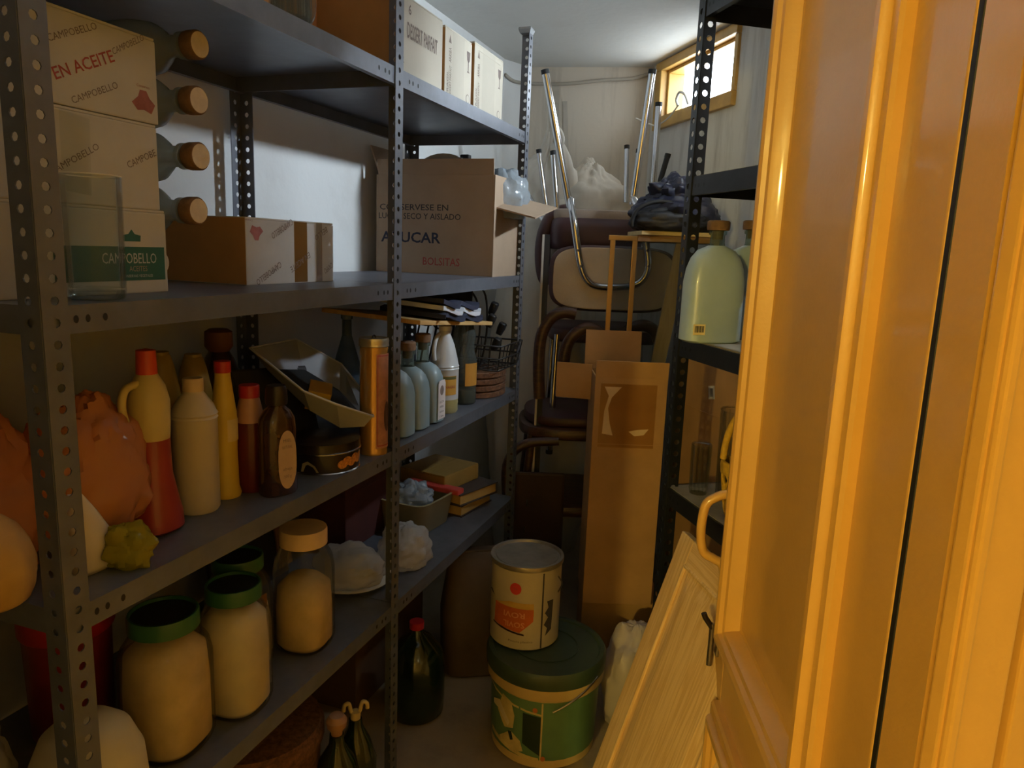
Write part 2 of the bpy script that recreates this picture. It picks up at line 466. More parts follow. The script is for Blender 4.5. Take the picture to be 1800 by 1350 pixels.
window('window_2', 'second basement window hidden behind the open door', sc_, sd_, W2Z0, W2Z1, WINDOW2_STRENGTH, .032)
# hook and wire loop on the sill
hk = smooth_path([(.36, -.03, .03), (.35, -.045, .07), (.31, -.05, .085), (.285, -.05, .06), (.30, -.05, .035)], 5)
MB().tube(hk, .006, 8).build('hook', M_white, wn, 60)
wl = smooth_path([(.31, -.05, .035), (.22, -.05, -.005), (.10, -.05, -.02), (.02, -.06, .0), (-.05, -.09, .03)], 6)
MB().tube(wl, .0035, 6).build('wire', M_white, wn, 60)

# cable clipped along the back wall
pts = []
for x, y in ((888, 131), (905, 143), (940, 147), (1000, 147), (1060, 141), (1110, 138), (1146, 128)):
    if x < 932: q = on_v(x, y, w1, atan2((c2 - w1).x, (c2 - w1).y))
    else: q = on_v(x, y, c2, atan2((c3 - c2).x, (c3 - c2).y))
    pts.append(q + (EYE - q).normalized() * .012)
tag(MB().tube(smooth_path(pts, 6), .008, 8).build('wall_cable', mat('dirty_white_cable', (172, 166, 154), .7), None, 60), 'painted-over cable sagging along the back wall near the ceiling', 'cable')
# grey damp streaks: trowelled filler strips on the back wall
for x, y0, y1, w in ((975, 150, 330, 7), (993, 178, 330, 4)):
    az = atan2((c3 - c2).x, (c3 - c2).y)
    p0, p1 = on_v(x - w, y0, c2, az), on_v(x + w, y0, c2, az); p2, p3 = on_v(x + w + 4, y1, c2, az), on_v(x - w + 4, y1, c2, az)
    e = (EYE - p0).normalized() * .004
    o = MB().add([p0 + e, p1 + e, p2 + e, p3 + e], [(0, 1, 2, 3)]).build('trim_1', mat('grey_filler', (188, 182, 170), .9, var=.1))
    tag(o, 'grey strip of filler on the back wall', 'filler strip', 'filler strips on the back wall', 'structure')

# front wall with the doorway the photograph is taken through, and the corridor behind it
FD = Vector((cos(AZ_R), -sin(AZ_R), 0)); FN = Vector((sin(AZ_R), cos(AZ_R), 0))   # along the wall, into the room
JR = Vector((0.407, 0.638, 0)); JL = JR - FD * .815
def fw_box(name, a, b, n0, n1, z0, z1, material, **k):
    pts = [a + FN * n0, b + FN * n0, b + FN * n1, a + FN * n1]
    mbx = MB(); mbx.rings([[tuple(p + Vector((0, 0, z0))) for p in pts], [tuple(p + Vector((0, 0, z1))) for p in pts]])
    return mbx.build(name, material, **k)
tag(fw_box('wall_front_left', JL - FD * 1.3, JL - FD * .03, -.02, .10, 0, ZC, M_warmwall), 'corridor wall left of the doorway', 'wall', kind='structure')
tag(fw_box('wall_front_right', JR + FD * .118, JR + FD * 1.6, -.02, .10, 0, ZC, M_warmwall), 'orange-lit wall at the right edge beyond the door frame', 'wall', kind='structure')
tag(fw_box('wall_front_top', JL - FD * .03, JR + FD * .118, -.02, .10, 2.12, ZC, M_warmwall), 'wall above the doorway', 'wall', kind='structure')
tr = thing('trim_2', 'cream painted door frame beside the open door', 'door frame', JR, 0); tr['kind'] = 'structure'
def tr_box(name, a, b, n0, n1, z0, z1, mt=None, bev=.003):
    M = Matrix((( FD.x, FN.x, 0, 0), (FD.y, FN.y, 0, 0), (0, 0, 1, 0), (0, 0, 0, 1)))
    return MB().box((a, n0, z0), (b, n1, z1), M, bev=bev).build(name, mt or M_cream, tr)
jp = [Vector((0, 0, 0)), Vector((.0042, .070, 0)), Vector((.09, .092, 0)), Vector((.085, .022, 0))]
MB().rings([[tuple(p) for p in jp], [tuple(p + Vector((0, 0, 2.10))) for p in jp]]).build('jamb', M_cream, tr)
tr_box('architrave', .0, .072, -.022, -.004, 0, 2.12)
tr_box('architrave_bead', .002, .016, -.030, -.021, 0, 2.12, bev=.004)
MB().rings([[(.0045, .073, 0), (.012, .078, 0), (.030, .10, 0), (.03, .06, 0)], [(.0045, .073, 2.1), (.012, .078, 2.1), (.030, .10, 2.1), (.03, .06, 2.1)]]).build('hinge_gap_shade', M_rubber, tr)  # black strip put in for the shade at the door hinge
tr_box('recess_shade', .0725, .086, .0, .02, 0, 2.12, M_rubber, 0)  # solid black strip put in for the dark of this recess
tr_box('architrave', .086, .118, -.02, .02, 0, 2.12)
tr_box('jamb', -.815 - .03, -.815, -.02, .10, 0, 2.10)
tr_box('head', -.815, .0, -.02, .10, 2.07, 2.12)
for nm, a, b, lb in (('wall_corridor_back', (-2.6, -4.3, 0), (2.6, -4.24, ZC), 'corridor wall behind the viewpoint'),
                 ('wall_corridor_left', (-2.6, -4.3, 0), (-2.54, 4.2, ZC), 'far side wall left of the corridor'),
                 ('wall_corridor_right', (2.54, -4.3, 0), (2.6, 4.2, ZC), 'far side wall right of the corridor')):
    tag(MB().box(a, b).build(nm, M_warmwall), lb, 'wall', kind='structure')

# ------------------------------------------------------------------ the painted door
LW = .735                                            # leaf width
door = thing('door_1', 'glossy cream panelled door standing open on the right', 'door', HD, TH_D); door['kind'] = 'structure'
ST_H, ST_F = .135, .092                              # stile widths, hinge side and free side
MB().box((-.0055, -.04, .02), (.0035, -.0012, 2.06)).build('hinge_gap_shade', M_rubber, door)  # black strip over the lit stile end, standing in for shade
RAILS = [(.02, .20), (.515, .655), (1.93, 2.06)]
th = .040
MB().box((0.004, -th, .02), (ST_H, 0, 2.06), bev=.003).build('stile', M_cream, door)
MB().box((LW - ST_F, -th, .02), (LW, 0, 2.06), bev=.003).build('stile', M_cream, door)
for z0, z1 in RAILS:
    MB().box((ST_H, -th, z0), (LW - ST_F, -.0005, z1), bev=.002).build('rail', M_cream, door)
PROF = [(0, -.004), (.000, .012), (.004, .017), (.016, .019), (.019, .017), (.020, .024), (.024, .030), (.034, .031), (.041, .027), (.044, .019), (.050, .016), (.056, .004), (.060, -.010), (.066, -.012)]
def moulding(x0, x1, z0, z1):
    """mitred frame; the profile runs from the opening edge inwards"""
    cs = [(x0, z0), (x1, z0), (x1, z1), (x0, z1)]; dirs = [(1, 1), (-1, 1), (-1, -1), (1, -1)]
    rs = [[(cx + dx * (p - .006), h, cz + dz * (p - .006)) for p, h in PROF] for (cx, cz), (dx, dz) in zip(cs, dirs)]
    for i in range(4):
        MB().rings([rs[i], rs[(i + 1) % 4]], False, False).build('moulding', M_cream, door, 35)
for z0, z1 in ((.655, 1.93), (.20, .515)):
    MB().box((ST_H - .002, -.026, z0 - .002), (LW - ST_F + .002, -.012, z1 + .002)).build('panel', M_cream, door)
    moulding(ST_H, LW - ST_F, z0, z1)
# pull handle on the free stile
hx = LW - .045
hp = [(hx, .002, .985), (hx, .006, .955), (hx, .030, .945), (hx, .052, .928), (hx, .058, .895), (hx, .058, .86), (hx, .050, .825), (hx, .030, .812), (hx, .010, .80), (hx, .003, .775)]
hd = MB().tube(smooth_path(hp, 5), [.0105] * 6 + [.0095] * 33 + [.0105] * 7, 10).build('handle', M_cream, door, 60)
M_steel = mat('worn_steel', (150, 140, 128), .3, .9, var=.2)
for zc in (.965, .79):
    MB().box((hx - .012, -.001, zc - .02), (hx + .012, .005, zc + .02), bev=.002).build('handle_plate', M_cream, hd)
lt = MB().box((LW - .05, -.0005, .595), (LW - .012, .006, .665), bev=.002).build('latch_plate', M_steel, door)
MB().tube([(LW - .03, .014, .565), (LW - .03, .014, .66)], .006, 10).build('latch_bolt', M_steel, lt, 60)
MB().tube([(LW - .03, .014, .650), (LW - .03, .030, .672), (LW - .03, .034, .682)], .006, 10).build('latch_knob', mat('dark_knob', (40, 28, 24), .35), lt, 60)
MB().lathe([(0, 0), (.006, .0), (.008, .004), (.006, .008), (0, .009)], 12, T(LW - .025, .008, .60) @ RX(-pi / 2)).build('brass_stud', mat('brass', (200, 150, 60), .25, 1.0), lt, 40)

# ------------------------------------------------------------------ perforated posts and shelving
def post_mesh(w, pitch, hr, h, sx, sy, hy=1.0):
    """L section: one flange along local x (sign sx), one along local y (sign sy), real holes"""
    vv, ff = [], []
    def strip(axis, sg):
        n = int(h / pitch)
        for i in range(n):
            z0 = i * pitch; z1 = z0 + pitch; zc = (z0 + z1) / 2; uc = w * .52
            o = len(vv)
            outer = [(w, zc), (w, z1), (uc, z1), (0, z1), (0, zc), (0, z0), (uc, z0), (w, z0)]
            hole = []
            for k in range(8):
                a = 2 * pi * k / 8; hole.append((uc + hr * cos(a), zc + hr * hy * sin(a)))
            for (u, z) in outer + hole:
                vv.append((u * sg, 0, z) if axis == 'x' else (0, u * sg, z))
            for k in range(8):
                ff.append((o + k, o + (k + 1) % 8, o + 8 + (k + 1) % 8, o + 8 + k))
    strip('x', sx); strip('y', sy)
    me = bpy.data.meshes.new('post'); me.from_pydata(vv, [], ff)
    bm = bmesh.new(); bm.from_mesh(me); bmesh.ops.remove_doubles(bm, verts=bm.verts, dist=1e-5); bm.to_mesh(me); bm.free()
    return me
def add_post(parent, me, loc, material, name='post'):
    if not me.materials: me.materials.append(material)
    o = bpy.data.objects.new(name, me); COL.objects.link(o); o.parent = parent; o.location = loc
    md = o.modifiers.new('sheet', 'SOLIDIFY'); md.thickness = .0018; md.offset = 0
    return o
def shelf(parent, x0, x1, y0, y1, z, lip, material, slots=True):
    """pressed tray shelf: top sheet, four lips and returns; z is the top"""
    mb = MB(); t = .0015
    mb.box((x0, y0, z - t), (x1, y1, z))
    mb.box((x0, y0, z - lip), (x1, y0 + t, z - t)).box((x0, y1 - t, z - lip), (x1, y1, z - t))
    mb.box((x0, y0 + t, z - lip), (x0 + t, y1 - t, z - t)).box((x1 - t, y0 + t, z - lip), (x1, y1 - t, z - t))
    mb.box((x0 + t, y0 + t, z - lip), (x1 - t, y0 + .014, z - lip + t)).box((x0 + t, y1 - .014, z - lip), (x1 - t, y1 - t, z - lip + t))
    sh = mb.build('shelf', material, parent)
    if slots:
        sm = MB()
        for sx_, sg in ((x0, 1), (x1, -1)):
            for u in (.045, .062, .088):
                cx = sx_ + sg * u; r = .0042
                sm.add([(cx + r * .9 * cos(2 * pi * k / 10), y0 - .0004, z - lip * .5 + r * 1.25 * sin(2 * pi * k / 10)) for k in range(10)], [tuple(range(10))])
        for yy in (y0 + .05, y0 + .075, y1 - .05, y1 - .075):
            for zz in (.28, .72):
                sm.add([(x1 + .0004, yy + .006 * cos(2 * pi * k / 10), z - lip * zz + .004 * sin(2 * pi * k / 10)) for k in range(10)], [tuple(range(10))])
        tag(sm.build('bolt_slots', M_rubber, sh), kind='stuff')
    return sh
PH = 2.115
rackL = thing('shelving_rack', 'long grey perforated-steel shelving rack along the left wall, full of goods', 'shelving', NL, TH_L)
DL = .44
wL, pL, hL = .036, .027, .0058
pm_nf = post_mesh(wL, pL, hL, PH, 1, 1); pm_ff = post_mesh(wL, pL, hL, PH, -1, 1)
pm_nr = post_mesh(wL, pL, hL, PH, 1, -1); pm_fr = post_mesh(wL, pL, hL, PH, -1, -1)
add_post(rackL, pm_nf, (0, -.002, 0), M_grey); add_post(rackL, pm_ff, (.90, -.002, 0), M_grey); add_post(rackL, pm_ff, (1.782, -.002, 0), M_grey)
add_post(rackL, pm_nr, (0, DL + .002, 0), M_grey); add_post(rackL, pm_fr, (.90, DL + .002, 0), M_grey); add_post(rackL, pm_fr, (1.782, DL + .002, 0), M_grey)
MB().lathe([(.0, -.012), (.024, -.012), (.03, .0), (.028, .006), (0, .008)], 4, T(1.764, .014, PH + .002) @ RZ(pi / 4)).build('post_cap', mat('grey_plastic_cap', (120, 122, 124), .5), rackL)
for z in ZS:
    shelf(rackL, .003, .885, 0, DL, z, .036, M_grey)
    shelf(rackL, .888, 1.779, 0, DL, z, .036, M_grey)

rackR = thing('shelving_rack', 'narrow black perforated-steel shelving rack behind the open door', 'shelving', NR, TH_R)
DR = .30; LR = .92
pr_f = post_mesh(.031, .0315, .0078, 2.27, -1, 1, .95); pr_n = post_mesh(.031, .0315, .0078, 2.27, 1, 1, .95)
pr_b = post_mesh(.031, .0315, .0078, 2.27, 1, -1, .95); pr_c = post_mesh(.031, .0315, .0078, 2.27, -1, -1, .95)
add_post(rackR, pr_f, (.012, -.002, 0), M_black); add_post(rackR, pr_n, (LR, -.002, 0), M_black)
add_post(rackR, pr_b, (.0, DR + .002, 0), M_black); add_post(rackR, pr_c, (LR, DR + .002, 0), M_black)
M_board = mat('dusty_shelf_paint', (150, 140, 122), .6, .1, var=.2)
for z in ZR:
    sh = shelf(rackR, -.016, LR - .005, 0, DR, z, .046, M_black)
    MB().box((.0, .006, z + .0002), (LR - .02, DR - .01, z + .002)).build('liner', M_board, sh)

# ------------------------------------------------------------------ cartons
FX, FZ = (1, 0, 0), (0, 0, 1)
def carton(name, label, loc, rotz, size, material, cat='carton', group=None, tape=True, open_top=False, inset=.0):
    """origin at the middle of the base; front face is local -y, left end local -x"""
    lx, ly, lz = size
    t = thing(name, label, cat, loc, rotz, group)
    if not open_top:
        MB().box((-lx / 2, -ly / 2, 0), (lx / 2, ly / 2, lz - .004), bev=.0025).build('body', material, t)
        MB().box((-lx / 2 + .001, -ly / 2 + .001, lz - .004), (lx / 2 - .001, -.0012, lz), bev=.0012).build('flap', material, t)
        MB().box((-lx / 2 + .001, .0012, lz - .004), (lx / 2 - .001, ly / 2 - .001, lz), bev=.0012).build('flap', material, t)
        if tape:
            MB().add([(-lx / 2 - .0006, -.022, lz * .72), (-lx / 2 - .0006, .022, lz * .72), (-lx / 2 - .0006, .022, lz + .0006), (-lx / 2 - .0006, -.022, lz + .0006),
                      (lx / 2 + .0006, -.022, lz + .0006), (lx / 2 + .0006, .022, lz + .0006), (lx / 2 + .0006, .022, lz * .72), (lx / 2 + .0006, -.022, lz * .72)],
                     [(0, 1, 2, 3), (3, 2, 5, 4), (4, 5, 6, 7)]).build('tape', M_tape, t)
    else:
        w = .005
        for a, b in (((-lx / 2, -ly / 2, 0), (lx / 2, -ly / 2 + w, lz)), ((-lx / 2, ly / 2 - w, 0), (lx / 2, ly / 2, lz)),
                     ((-lx / 2, -ly / 2 + w, 0), (-lx / 2 + w, ly / 2 - w, lz)), ((lx / 2 - w, -ly / 2 + w, 0), (lx / 2, ly / 2 - w, lz)),
                     ((-lx / 2 + w, -ly / 2 + w, 0), (lx / 2 - w, ly / 2 - w, w))):
            MB().box(a, b, bev=.001).build('side_panel', material, t)
    return t

# three stacked white cartons at the near end of the second shelf
CD, CL = .26, .31
STACK = [(1.330, .128, 'bottom'), (1.458, .129, 'middle'), (1.588, .126, 'top')]
lab = {'bottom': 'white carton with a green printed band, bottom of the three stacked cartons',
       'middle': 'white carton with diagonal grey lettering, middle of the three stacked cartons',
       'top': 'white carton lettered EN ACEITE in red, top of the three stacked cartons'}
def emblem(t, origin, xd, yd, material, k=1.0):
    decal(t, 'emblem', [(k * a, k * b) for a, b in ((-.022, 0), (-.012, -.010), (0, -.008), (.014, -.012), (.022, .002), (.012, .010), (.006, .020), (-.006, .020), (-.010, .010))], material, origin, xd, yd)
    text(t, 'Conservas', .004 * k, (origin[0] - .012 * k, origin[1], origin[2] + .024 * k), xd, yd, material)
for z, h, which in STACK:
    sR = {'bottom': .306, 'middle': .297, 'top': .302}[which]
    t = carton('carton', lab[which], Lw(sR - CL / 2, .104 + CD / 2, z), TH_L, (CL, CD, h), M_cardw, group='stacked white cartons', tape=False)
    y = -CD / 2; x1 = CL / 2
    if which == 'top':
        text(t, 'EN ACEITE', .0155, (x1 - .174, y, .030), FX, FZ, M_inkred, width=.107, rot=.44, bold=.01)
        text(t, 'CAMPOBELLO', .009, (x1 - .180, y, .076), FX, FZ, M_inkgrey, width=.085, rot=.44)
        text(t, 'CAMPOBELLO', .009, (x1 - .052, y, .084), FX, FZ, M_inkgrey, width=.085, rot=.42).scale = (.74, 1, 1)
        text(t, 'CAMPOBELLO', .009, (x1 - .150, y, .004), FX, FZ, M_inkgrey, width=.085, rot=.44)
        emblem(t, (x1 - .028, y, .026), FX, FZ, M_inkmaroon)
    elif which == 'middle':
        text(t, 'CAMPOBELLO', .009, (x1 - .185, y, .035), FX, FZ, M_inkgrey, width=.090, rot=.52)
        text(t, 'CAMPOBE', .010, (x1 - .058, y, .058), FX, FZ, M_inkgrey, width=.060, rot=.44)
        o = decal(t, 'clear_film', [(-.045, -.05), (.0, -.055), (.004, .05), (-.043, .056)], M_glass, (x1 - .125, y - .001, .068), FX, FZ)
    else:
        decal(t, 'printed_band', rect(-.20, .020, -.006, .071), M_green, (x1, y, 0), FX, FZ)
        text(t, 'CAMPOBELLO', .0155, (x1 - .124, y - .0004, .046), FX, FZ, M_cardw, width=.100)
        text(t, 'ACEITES', .008, (x1 - .076, y - .0004, .034), FX, FZ, M_cardt, width=.034)
        text(t, 'CONSERVAS VEGETALES', .004, (x1 - .090, y - .0004, .025), FX, FZ, M_cardw, width=.058)
        decal(t, 'emblem', [(-.016, -.005), (.016, -.005), (.017, .004), (.006, .006), (0, .013), (-.006, .006), (-.017, .004)], M_green, (x1 - .068, y, .084), FX, FZ)

# short carton lying in the middle of that shelf
t = carton('carton', 'low tan-and-white carton with upside-down lettering on the middle shelf', Lw(.692, .143 + .11, 1.330), TH_L, (.30, .22, .131), M_cardw, tape=False)
decal(t, 'kraft_end', rect(-.11, .002, .11, .129), M_card, (-.15, 0, 0), (0, -1, 0), FZ)
for x, w in ((.012, .046), (.092, .022)):
    decal(t, 'tape', rect(0, .002, w, .129), M_tape, (x - .01, -.11, 0), FX, FZ)
emblem(t, (-.118, -.11, .105), (-1, 0, 0), (0, 0, -1), M_inkmaroon, .9)
text(t, 'CAMPOBELLO', .013, (-.040, -.11, .118), (-1, 0, 0), (0, 0, -1), M_inkgrey, width=.075, rot=.45, align='CENTER')
text(t, 'CAMPOBELLO', .013, (-.085, -.11, .028), (-1, 0, 0), (0, 0, -1), M_inkgrey, width=.085, rot=.45, align='CENTER')
text(t, 'EN ACEITE', .013, (.020, -.11, .050), (-1, 0, 0), (0, 0, -1), M_inkgrey, width=.075, rot=.45, align='CENTER')
text(t, 'BELLO', .013, (.098, -.11, .112), (-1, 0, 0), (0, 0, -1), M_inkgrey, width=.05, rot=.45, align='CENTER')
text(t, 'CAMPO', .013, (.125, -.11, .036), (-1, 0, 0), (0, 0, -1), M_inkgrey, width=.035, rot=.45, align='CENTER')

# the open sugar carton
AZW = .415; s_f = 1.530
zt_ = ztop(Lw(s_f, .03), 307) - 1.330
t = carton('carton', 'large open brown carton lettered AZUCAR and BOLSITAS', Lw(s_f + .115, .015 + AZW / 2, 1.330), TH_L, (.23, AZW, zt_), M_cardt, open_top=True)
ez = zt_
def azt(s_, h, u, z, w, mtl, b=.012): text(t, s_, h, (-.115, AZW / 2 - u, z), (0, -1, 0), FZ, mtl, width=w, bold=b)
azt('AZUCAR', .032, .020, .098, .215, M_inkblue, .02)
azt('BOLSITAS', .024, .170, .028, .130, M_inkred, .01)
azt('CONSERVESE EN', .018, .012, .200, .245, M_ink, .008)
azt('LUGAR SECO Y AISLADO', .018, .000 + .008, .172, .292, M_ink, .008)
for zz in (.158, .226):
    MB().box((-.1162, -AZW / 2, zz), (-.115, AZW / 2, zz + .0012)).build('crease', M_cardt, t)
# flaps: one folded outwards to the room, one upright at the back
MB().box((-.10, -.14, -.0025), (.10, 0, .0025), T(.0, -AZW / 2 + .004, ez - .075) @ RX(.22) @ RY(-.22)).build('flap', M_cardt, t)
MB().box((-.10, 0, -.0025), (.10, .10, .0025), T(0, AZW / 2 - .004, ez) @ RX(1.2)).build('flap', M_cardt, t)
MB().box((-.002, -AZW / 2 + .006, 0), (.002, AZW / 2 - .006, .05), T(-.111, 0, ez - .002) @ RY(-.12)).build('flap', M_cardt, t)
# torn side: light strip at the back edge
# bag and corked bottles inside
b_ = crumple(.09, .062, .10, 3, .20, 3.0).build('plastic_bag', M_clearbag, None, 40)
b_.location = Lw(s_f + .13, .040, 1.330 + ez - .125)
tag(b_, 'crumpled clear plastic bag sticking out of the AZUCAR carton', 'plastic bag')
M_corkdisc = M_corkend
for k, (s_, d_, z_) in enumerate(((s_f + .05, .045, 1.335), (s_f + .10, .050, 1.335))):
    t2 = thing('bottle', ['corked bottle standing in the AZUCAR carton, nearer cork', 'corked bottle standing in the AZUCAR carton, farther cork'][k], 'bottle', Lw(s_, d_, z_), 0, 'bottles in the sugar carton')
    MB().lathe([(0, 0), (.027, 0), (.029, .01), (.029, .12), (.014, .15), (.013, .185), (.015, .19), (0, .19)], 20).build('body', M_frost, t2, 40)
    MB().lathe([(0, .186), (.018, .186), (.020, .196), (.019, .208), (0, .209)], 16).build('cork', M_cork, t2, 40)
# round plastic pan behind the sugar carton
t = thing('plastic_basin', 'white round basin with one lug, standing on edge in the AZUCAR carton', 'basin', Lw(1.70, .265, ztop(Lw(1.70, .265), 270) - .30), TH_L)
R_ = .15
M_basin = mat('off_white_enamel', (206, 204, 198), .4)
Mx = T(0, 0, R_) @ RY(pi / 2 - .1)
MB().lathe([(R_ * .7, .05), (R_ * .96, .0), (R_, -.004), (R_, .004), (R_ * .97, .008), (R_ * .74, .052)], 40, Mx, False, False).build('rim', M_basin, t, 40)
MB().lathe([(0, .05), (R_ * .72, .05), (R_ * .72, .054), (0, .054)], 40, Mx).build('bottom', M_basin, t, 40)
MB().box((-.012, -.016, 0), (.012, .016, .014), T(0, -.075, R_ * 1.88), bev=.004).build('lug', M_rubber, t)

# ------------------------------------------------------------------ corked bottles lying stacked, necks towards the room
def lying_bottle(first=[None]):
    t = thing('bottle', 'x', 'bottle', (0, 0, 0), TH_L, 'corked bottles lying in a stack')
    M = RX(pi / 2)
    MB().loft([(-.20, .030, .030, 2.6), (-.195, .043, .042, 2.6), (-.08, .044, .043, 2.6), (-.05, .040, .039, 2.3), (-.030, .028, .028, 2), (-.018, .018, .018, 2), (.006, .016, .016, 2), (.008, .021, .021, 2), (.016, .021, .021, 2), (.017, .015, .015, 2)], 28, M).build('body', M_frostc, t, 50)
    ck = MB().lathe([(0, .010), (.014, .010), (.0145, .020), (.0215, .022), (.0225, .028), (.0225, .043), (.0205, .0455), (0, .0455)], 24, M).build('cork', M_cork, t, 40)
    MB().lathe([(0, .0456), (.0195, .0456), (.0195, .0460), (0, .0460)], 24, M).build('cork_top', M_corkend, ck)
    return t
M_frostc = film('cloudy_bottle_glass', (205, 214, 212), .45, .12, .4, diffuse=(188, 196, 194))
def copy_tree(o, parent=None):
    c = o.copy(); COL.objects.link(c)
    if parent: c.parent = parent
    for ch in list(o.children): copy_tree(ch, c)
    return c
lb0 = lying_bottle()
YS = [465, 376, 287, 192, 88]
LBL = ['lowest of the five corked bottles lying beside the white cartons', 'second from the bottom of the corked bottles lying beside the white cartons', 'middle one of the five corked bottles lying beside the white cartons',
       'second from the top of the corked bottles lying beside the white cartons', 'topmost of the five corked bottles lying beside the white cartons, in shadow']
for i in range(5):
    o = lb0 if i == 0 else copy_tree(lb0)
    q = on_v([300, 350, 354, 351, 352][i], YS[i], Lw(0, [.12, .078, .078, .080, .085][i]), AZ_L)
    o.location = Lw(.353 if i == 0 else (q - NL).dot(AL), [.212, .124, .124, .126, .131][i], 1.330 + .044 + .0875 * i)
    o['label'] = LBL[i]

# tall clear vase in front of the cartons
t = thing('glass_vase', 'tall clear glass tumbler vase in front of the white cartons', 'vase', Lw(.130, .055, 1.330), TH_L)
MB().lathe([(0, 0), (.032, 0), (.035, .004), (.036, .012), (.0375, .165), (.0362, .166), (.0345, .016), (0, .014)], 36).build('glass', M_glass, t, 40)
MB().lathe([(0, .001), (.031, .001), (.0335, .004), (.034, .012), (0, .013)], 36).build('thick_base', M_glassd, t, 40)
MB().tube([(.0368 * cos(2 * pi * k / 32), .0368 * sin(2 * pi * k / 32), .1655) for k in range(32)], .0009, 6, closed=True).build('rim', M_white, t, 60)  # thin white bead put on as the highlight of the glass rim

# ------------------------------------------------------------------ top shelf
def parfait(s0, s1, top_px, label, kind, dd=.028, dep=.26):
    loc = Lw((s0 + s1) / 2, dd + dep / 2, 1.800); lx = s1 - s0
    h = ztop(Lw(s1, dd), top_px) - 1.800
    t = carton('carton', label, loc, TH_L, (lx, dep, h), M_cardp, group='cartons on the top shelf', tape=False)
    y = -dep / 2; x0 = -lx / 2
    if kind == 'parfait':
        text(t, '6', .020, (x0 + .042, y, h * .79), FX, FZ, M_inkgrey, bold=.02)
        text(t, 'DESSERT PARFAIT', .033, (x0 + .036, y, h * .50), FX, FZ, M_inkgrey, width=.160, bold=.015)
        text(t, '2', .016, (x0 + .012, y, .030), FX, FZ, M_inkgrey)
    else:
        decal(t, 'arrow', [(-.008, 0), (.008, 0), (0, .020)], M_inkgrey, (x0 + .030, y, h * .79), FX, FZ)
        text(t, 'ARRIBA', .014, (x0 + .038, y, h * .52), (0, 0, 1), (-1, 0, 0), M_inkgrey, width=.036, bold=.01)
        text(t, 'DESSERT PARFAIT', .012, (x0 + .040, y, .006), (0, 0, 1), (-1, 0, 0), M_inkgrey, width=.075)
        text(t, 'FRAGIL', .010, (x0 + .022, y, .006), (0, 0, 1), (-1, 0, 0), M_inkgrey, width=.06)
        decal(t, 'goblet_mark', [(-.012, .030), (.012, .030), (.009, .008), (.002, .002), (.002, -.020), (.010, -.024), (-.010, -.024), (-.002, -.020), (-.002, .002), (-.009, .008)], M_inkgrey, (x0 + lx * .86, y, h * .66), FX, FZ)
        decal(t, 'ring_mark', [(a, b) for a, b in ell(.012, .012)], M_inkgrey, (x0 + lx * .86, y, .022), FX, FZ)
        decal(t, 'ring_centre', ell(.010, .010), M_cardp, (x0 + lx * .86, y, .022), FX, FZ, .0009)
        decal(t, 'paper_tape', rect(x0 + lx * .26, .002, x0 + lx * .70, h * .98), M_cardq, (0, y, 0), FX, FZ, .0003)
    decal(t, 'kraft_end', rect(-dep / 2, .002, dep / 2, h - .006), M_card, (x0, 0, 0), (0, -1, 0), FZ)
    return t
M_cardp = mat('cream_cardboard', (184, 176, 160), .8, var=.05, scale=4, bump=.04)
M_cardq = mat('paper_tape', (176, 168, 152), .7, var=.05, scale=4)
parfait(.935, 1.163, 36, 'cream carton lettered DESSERT PARFAIT on the top shelf', 'parfait')
parfait(1.178, 1.353, 76, 'cream carton with arrow and goblet marks, middle of the three on the top shelf', 'arrow')
t = parfait(1.372, 1.600, 108, 'cream carton with arrow and goblet marks, farthest and brightest on the top shelf', 'arrow')
MB().box((-.085, 0, -.002), (.085, .05, .002), T(0, -.13, .165) @ RX(.5)).build('flap', M_cardp, t)
# brown carton in the near bay of the top shelf
t = carton('carton', 'orange-brown carton with dark glass-shaped print on the top shelf', Lw(.735, .30, 1.800), TH_L, (.27, .20, .30), mat('orange_brown_cardboard', (176, 112, 54), .8, var=.08, scale=5), tape=False)
M_dkbrown = mat('dark_brown_print', (84, 56, 34), .8, var=.1)
decal(t, 'print_block', rect(-.135, 0, .04, .085), M_dkbrown, (0, -.10, 0), FX, FZ)
decal(t, 'print_block', rect(-.135, .085, -.05, .16), M_dkbrown, (0, -.10, 0), FX, FZ)
for cx in (.078,):
    decal(t, 'goblet_mark', [(cx - .022, .078), (cx + .022, .078), (cx + .026, .055), (cx + .018, .03), (cx + .003, .02), (cx + .003, .004), (cx - .003, .004), (cx - .003, .02), (cx - .018, .03), (cx - .026, .055)], mat('ochre_print', (196, 134, 66), .8), (0, -.10, 0), FX, FZ, .0009)
decal(t, 'goblet_mark', [(.05, .30), (.125, .30), (.118, .20), (.10, .17), (.095, .13), (.085, .13), (.08, .17), (.056, .2)], M_dkbrown, (0, -.10, 0), FX, FZ)
# glass mugs
def mug(s_, d_, label):
    t = thing('glass_mug', label, 'glass mug', Lw(s_, d_, 1.800), TH_L, 'glass mugs on the top shelf')
    pr = [(0, .002), (.030, .002), (.034, .006), (.035, .02), (.033, .05), (.034, .12), (.0315, .12), (.030, .05), (.030, .016), (0, .014)]
    MB().lathe(pr, 28).build('body', M_glassd, t, 40)
    MB().lathe([(0, .001), (.033, .001), (.0345, .008), (.034, .017), (0, .017)], 28).build('thick_base', M_glassd, t, 40)
    for k in range(12):
        a = 2 * pi * k / 12
        MB().tube([(.0350 * cos(a), .0350 * sin(a), .012), (.0345 * cos(a), .0345 * sin(a), .11)], .003, 6).build('rib', M_glassd, t, 60)
    hp_ = smooth_path([(.033, 0, .090), (.055, 0, .090), (.070, 0, .068), (.068, 0, .040), (.050, 0, .020), (.034, 0, .020)], 6)
    MB().tube(hp_, .0055, 8).build('handle', M_glassd, t, 60)
    return t
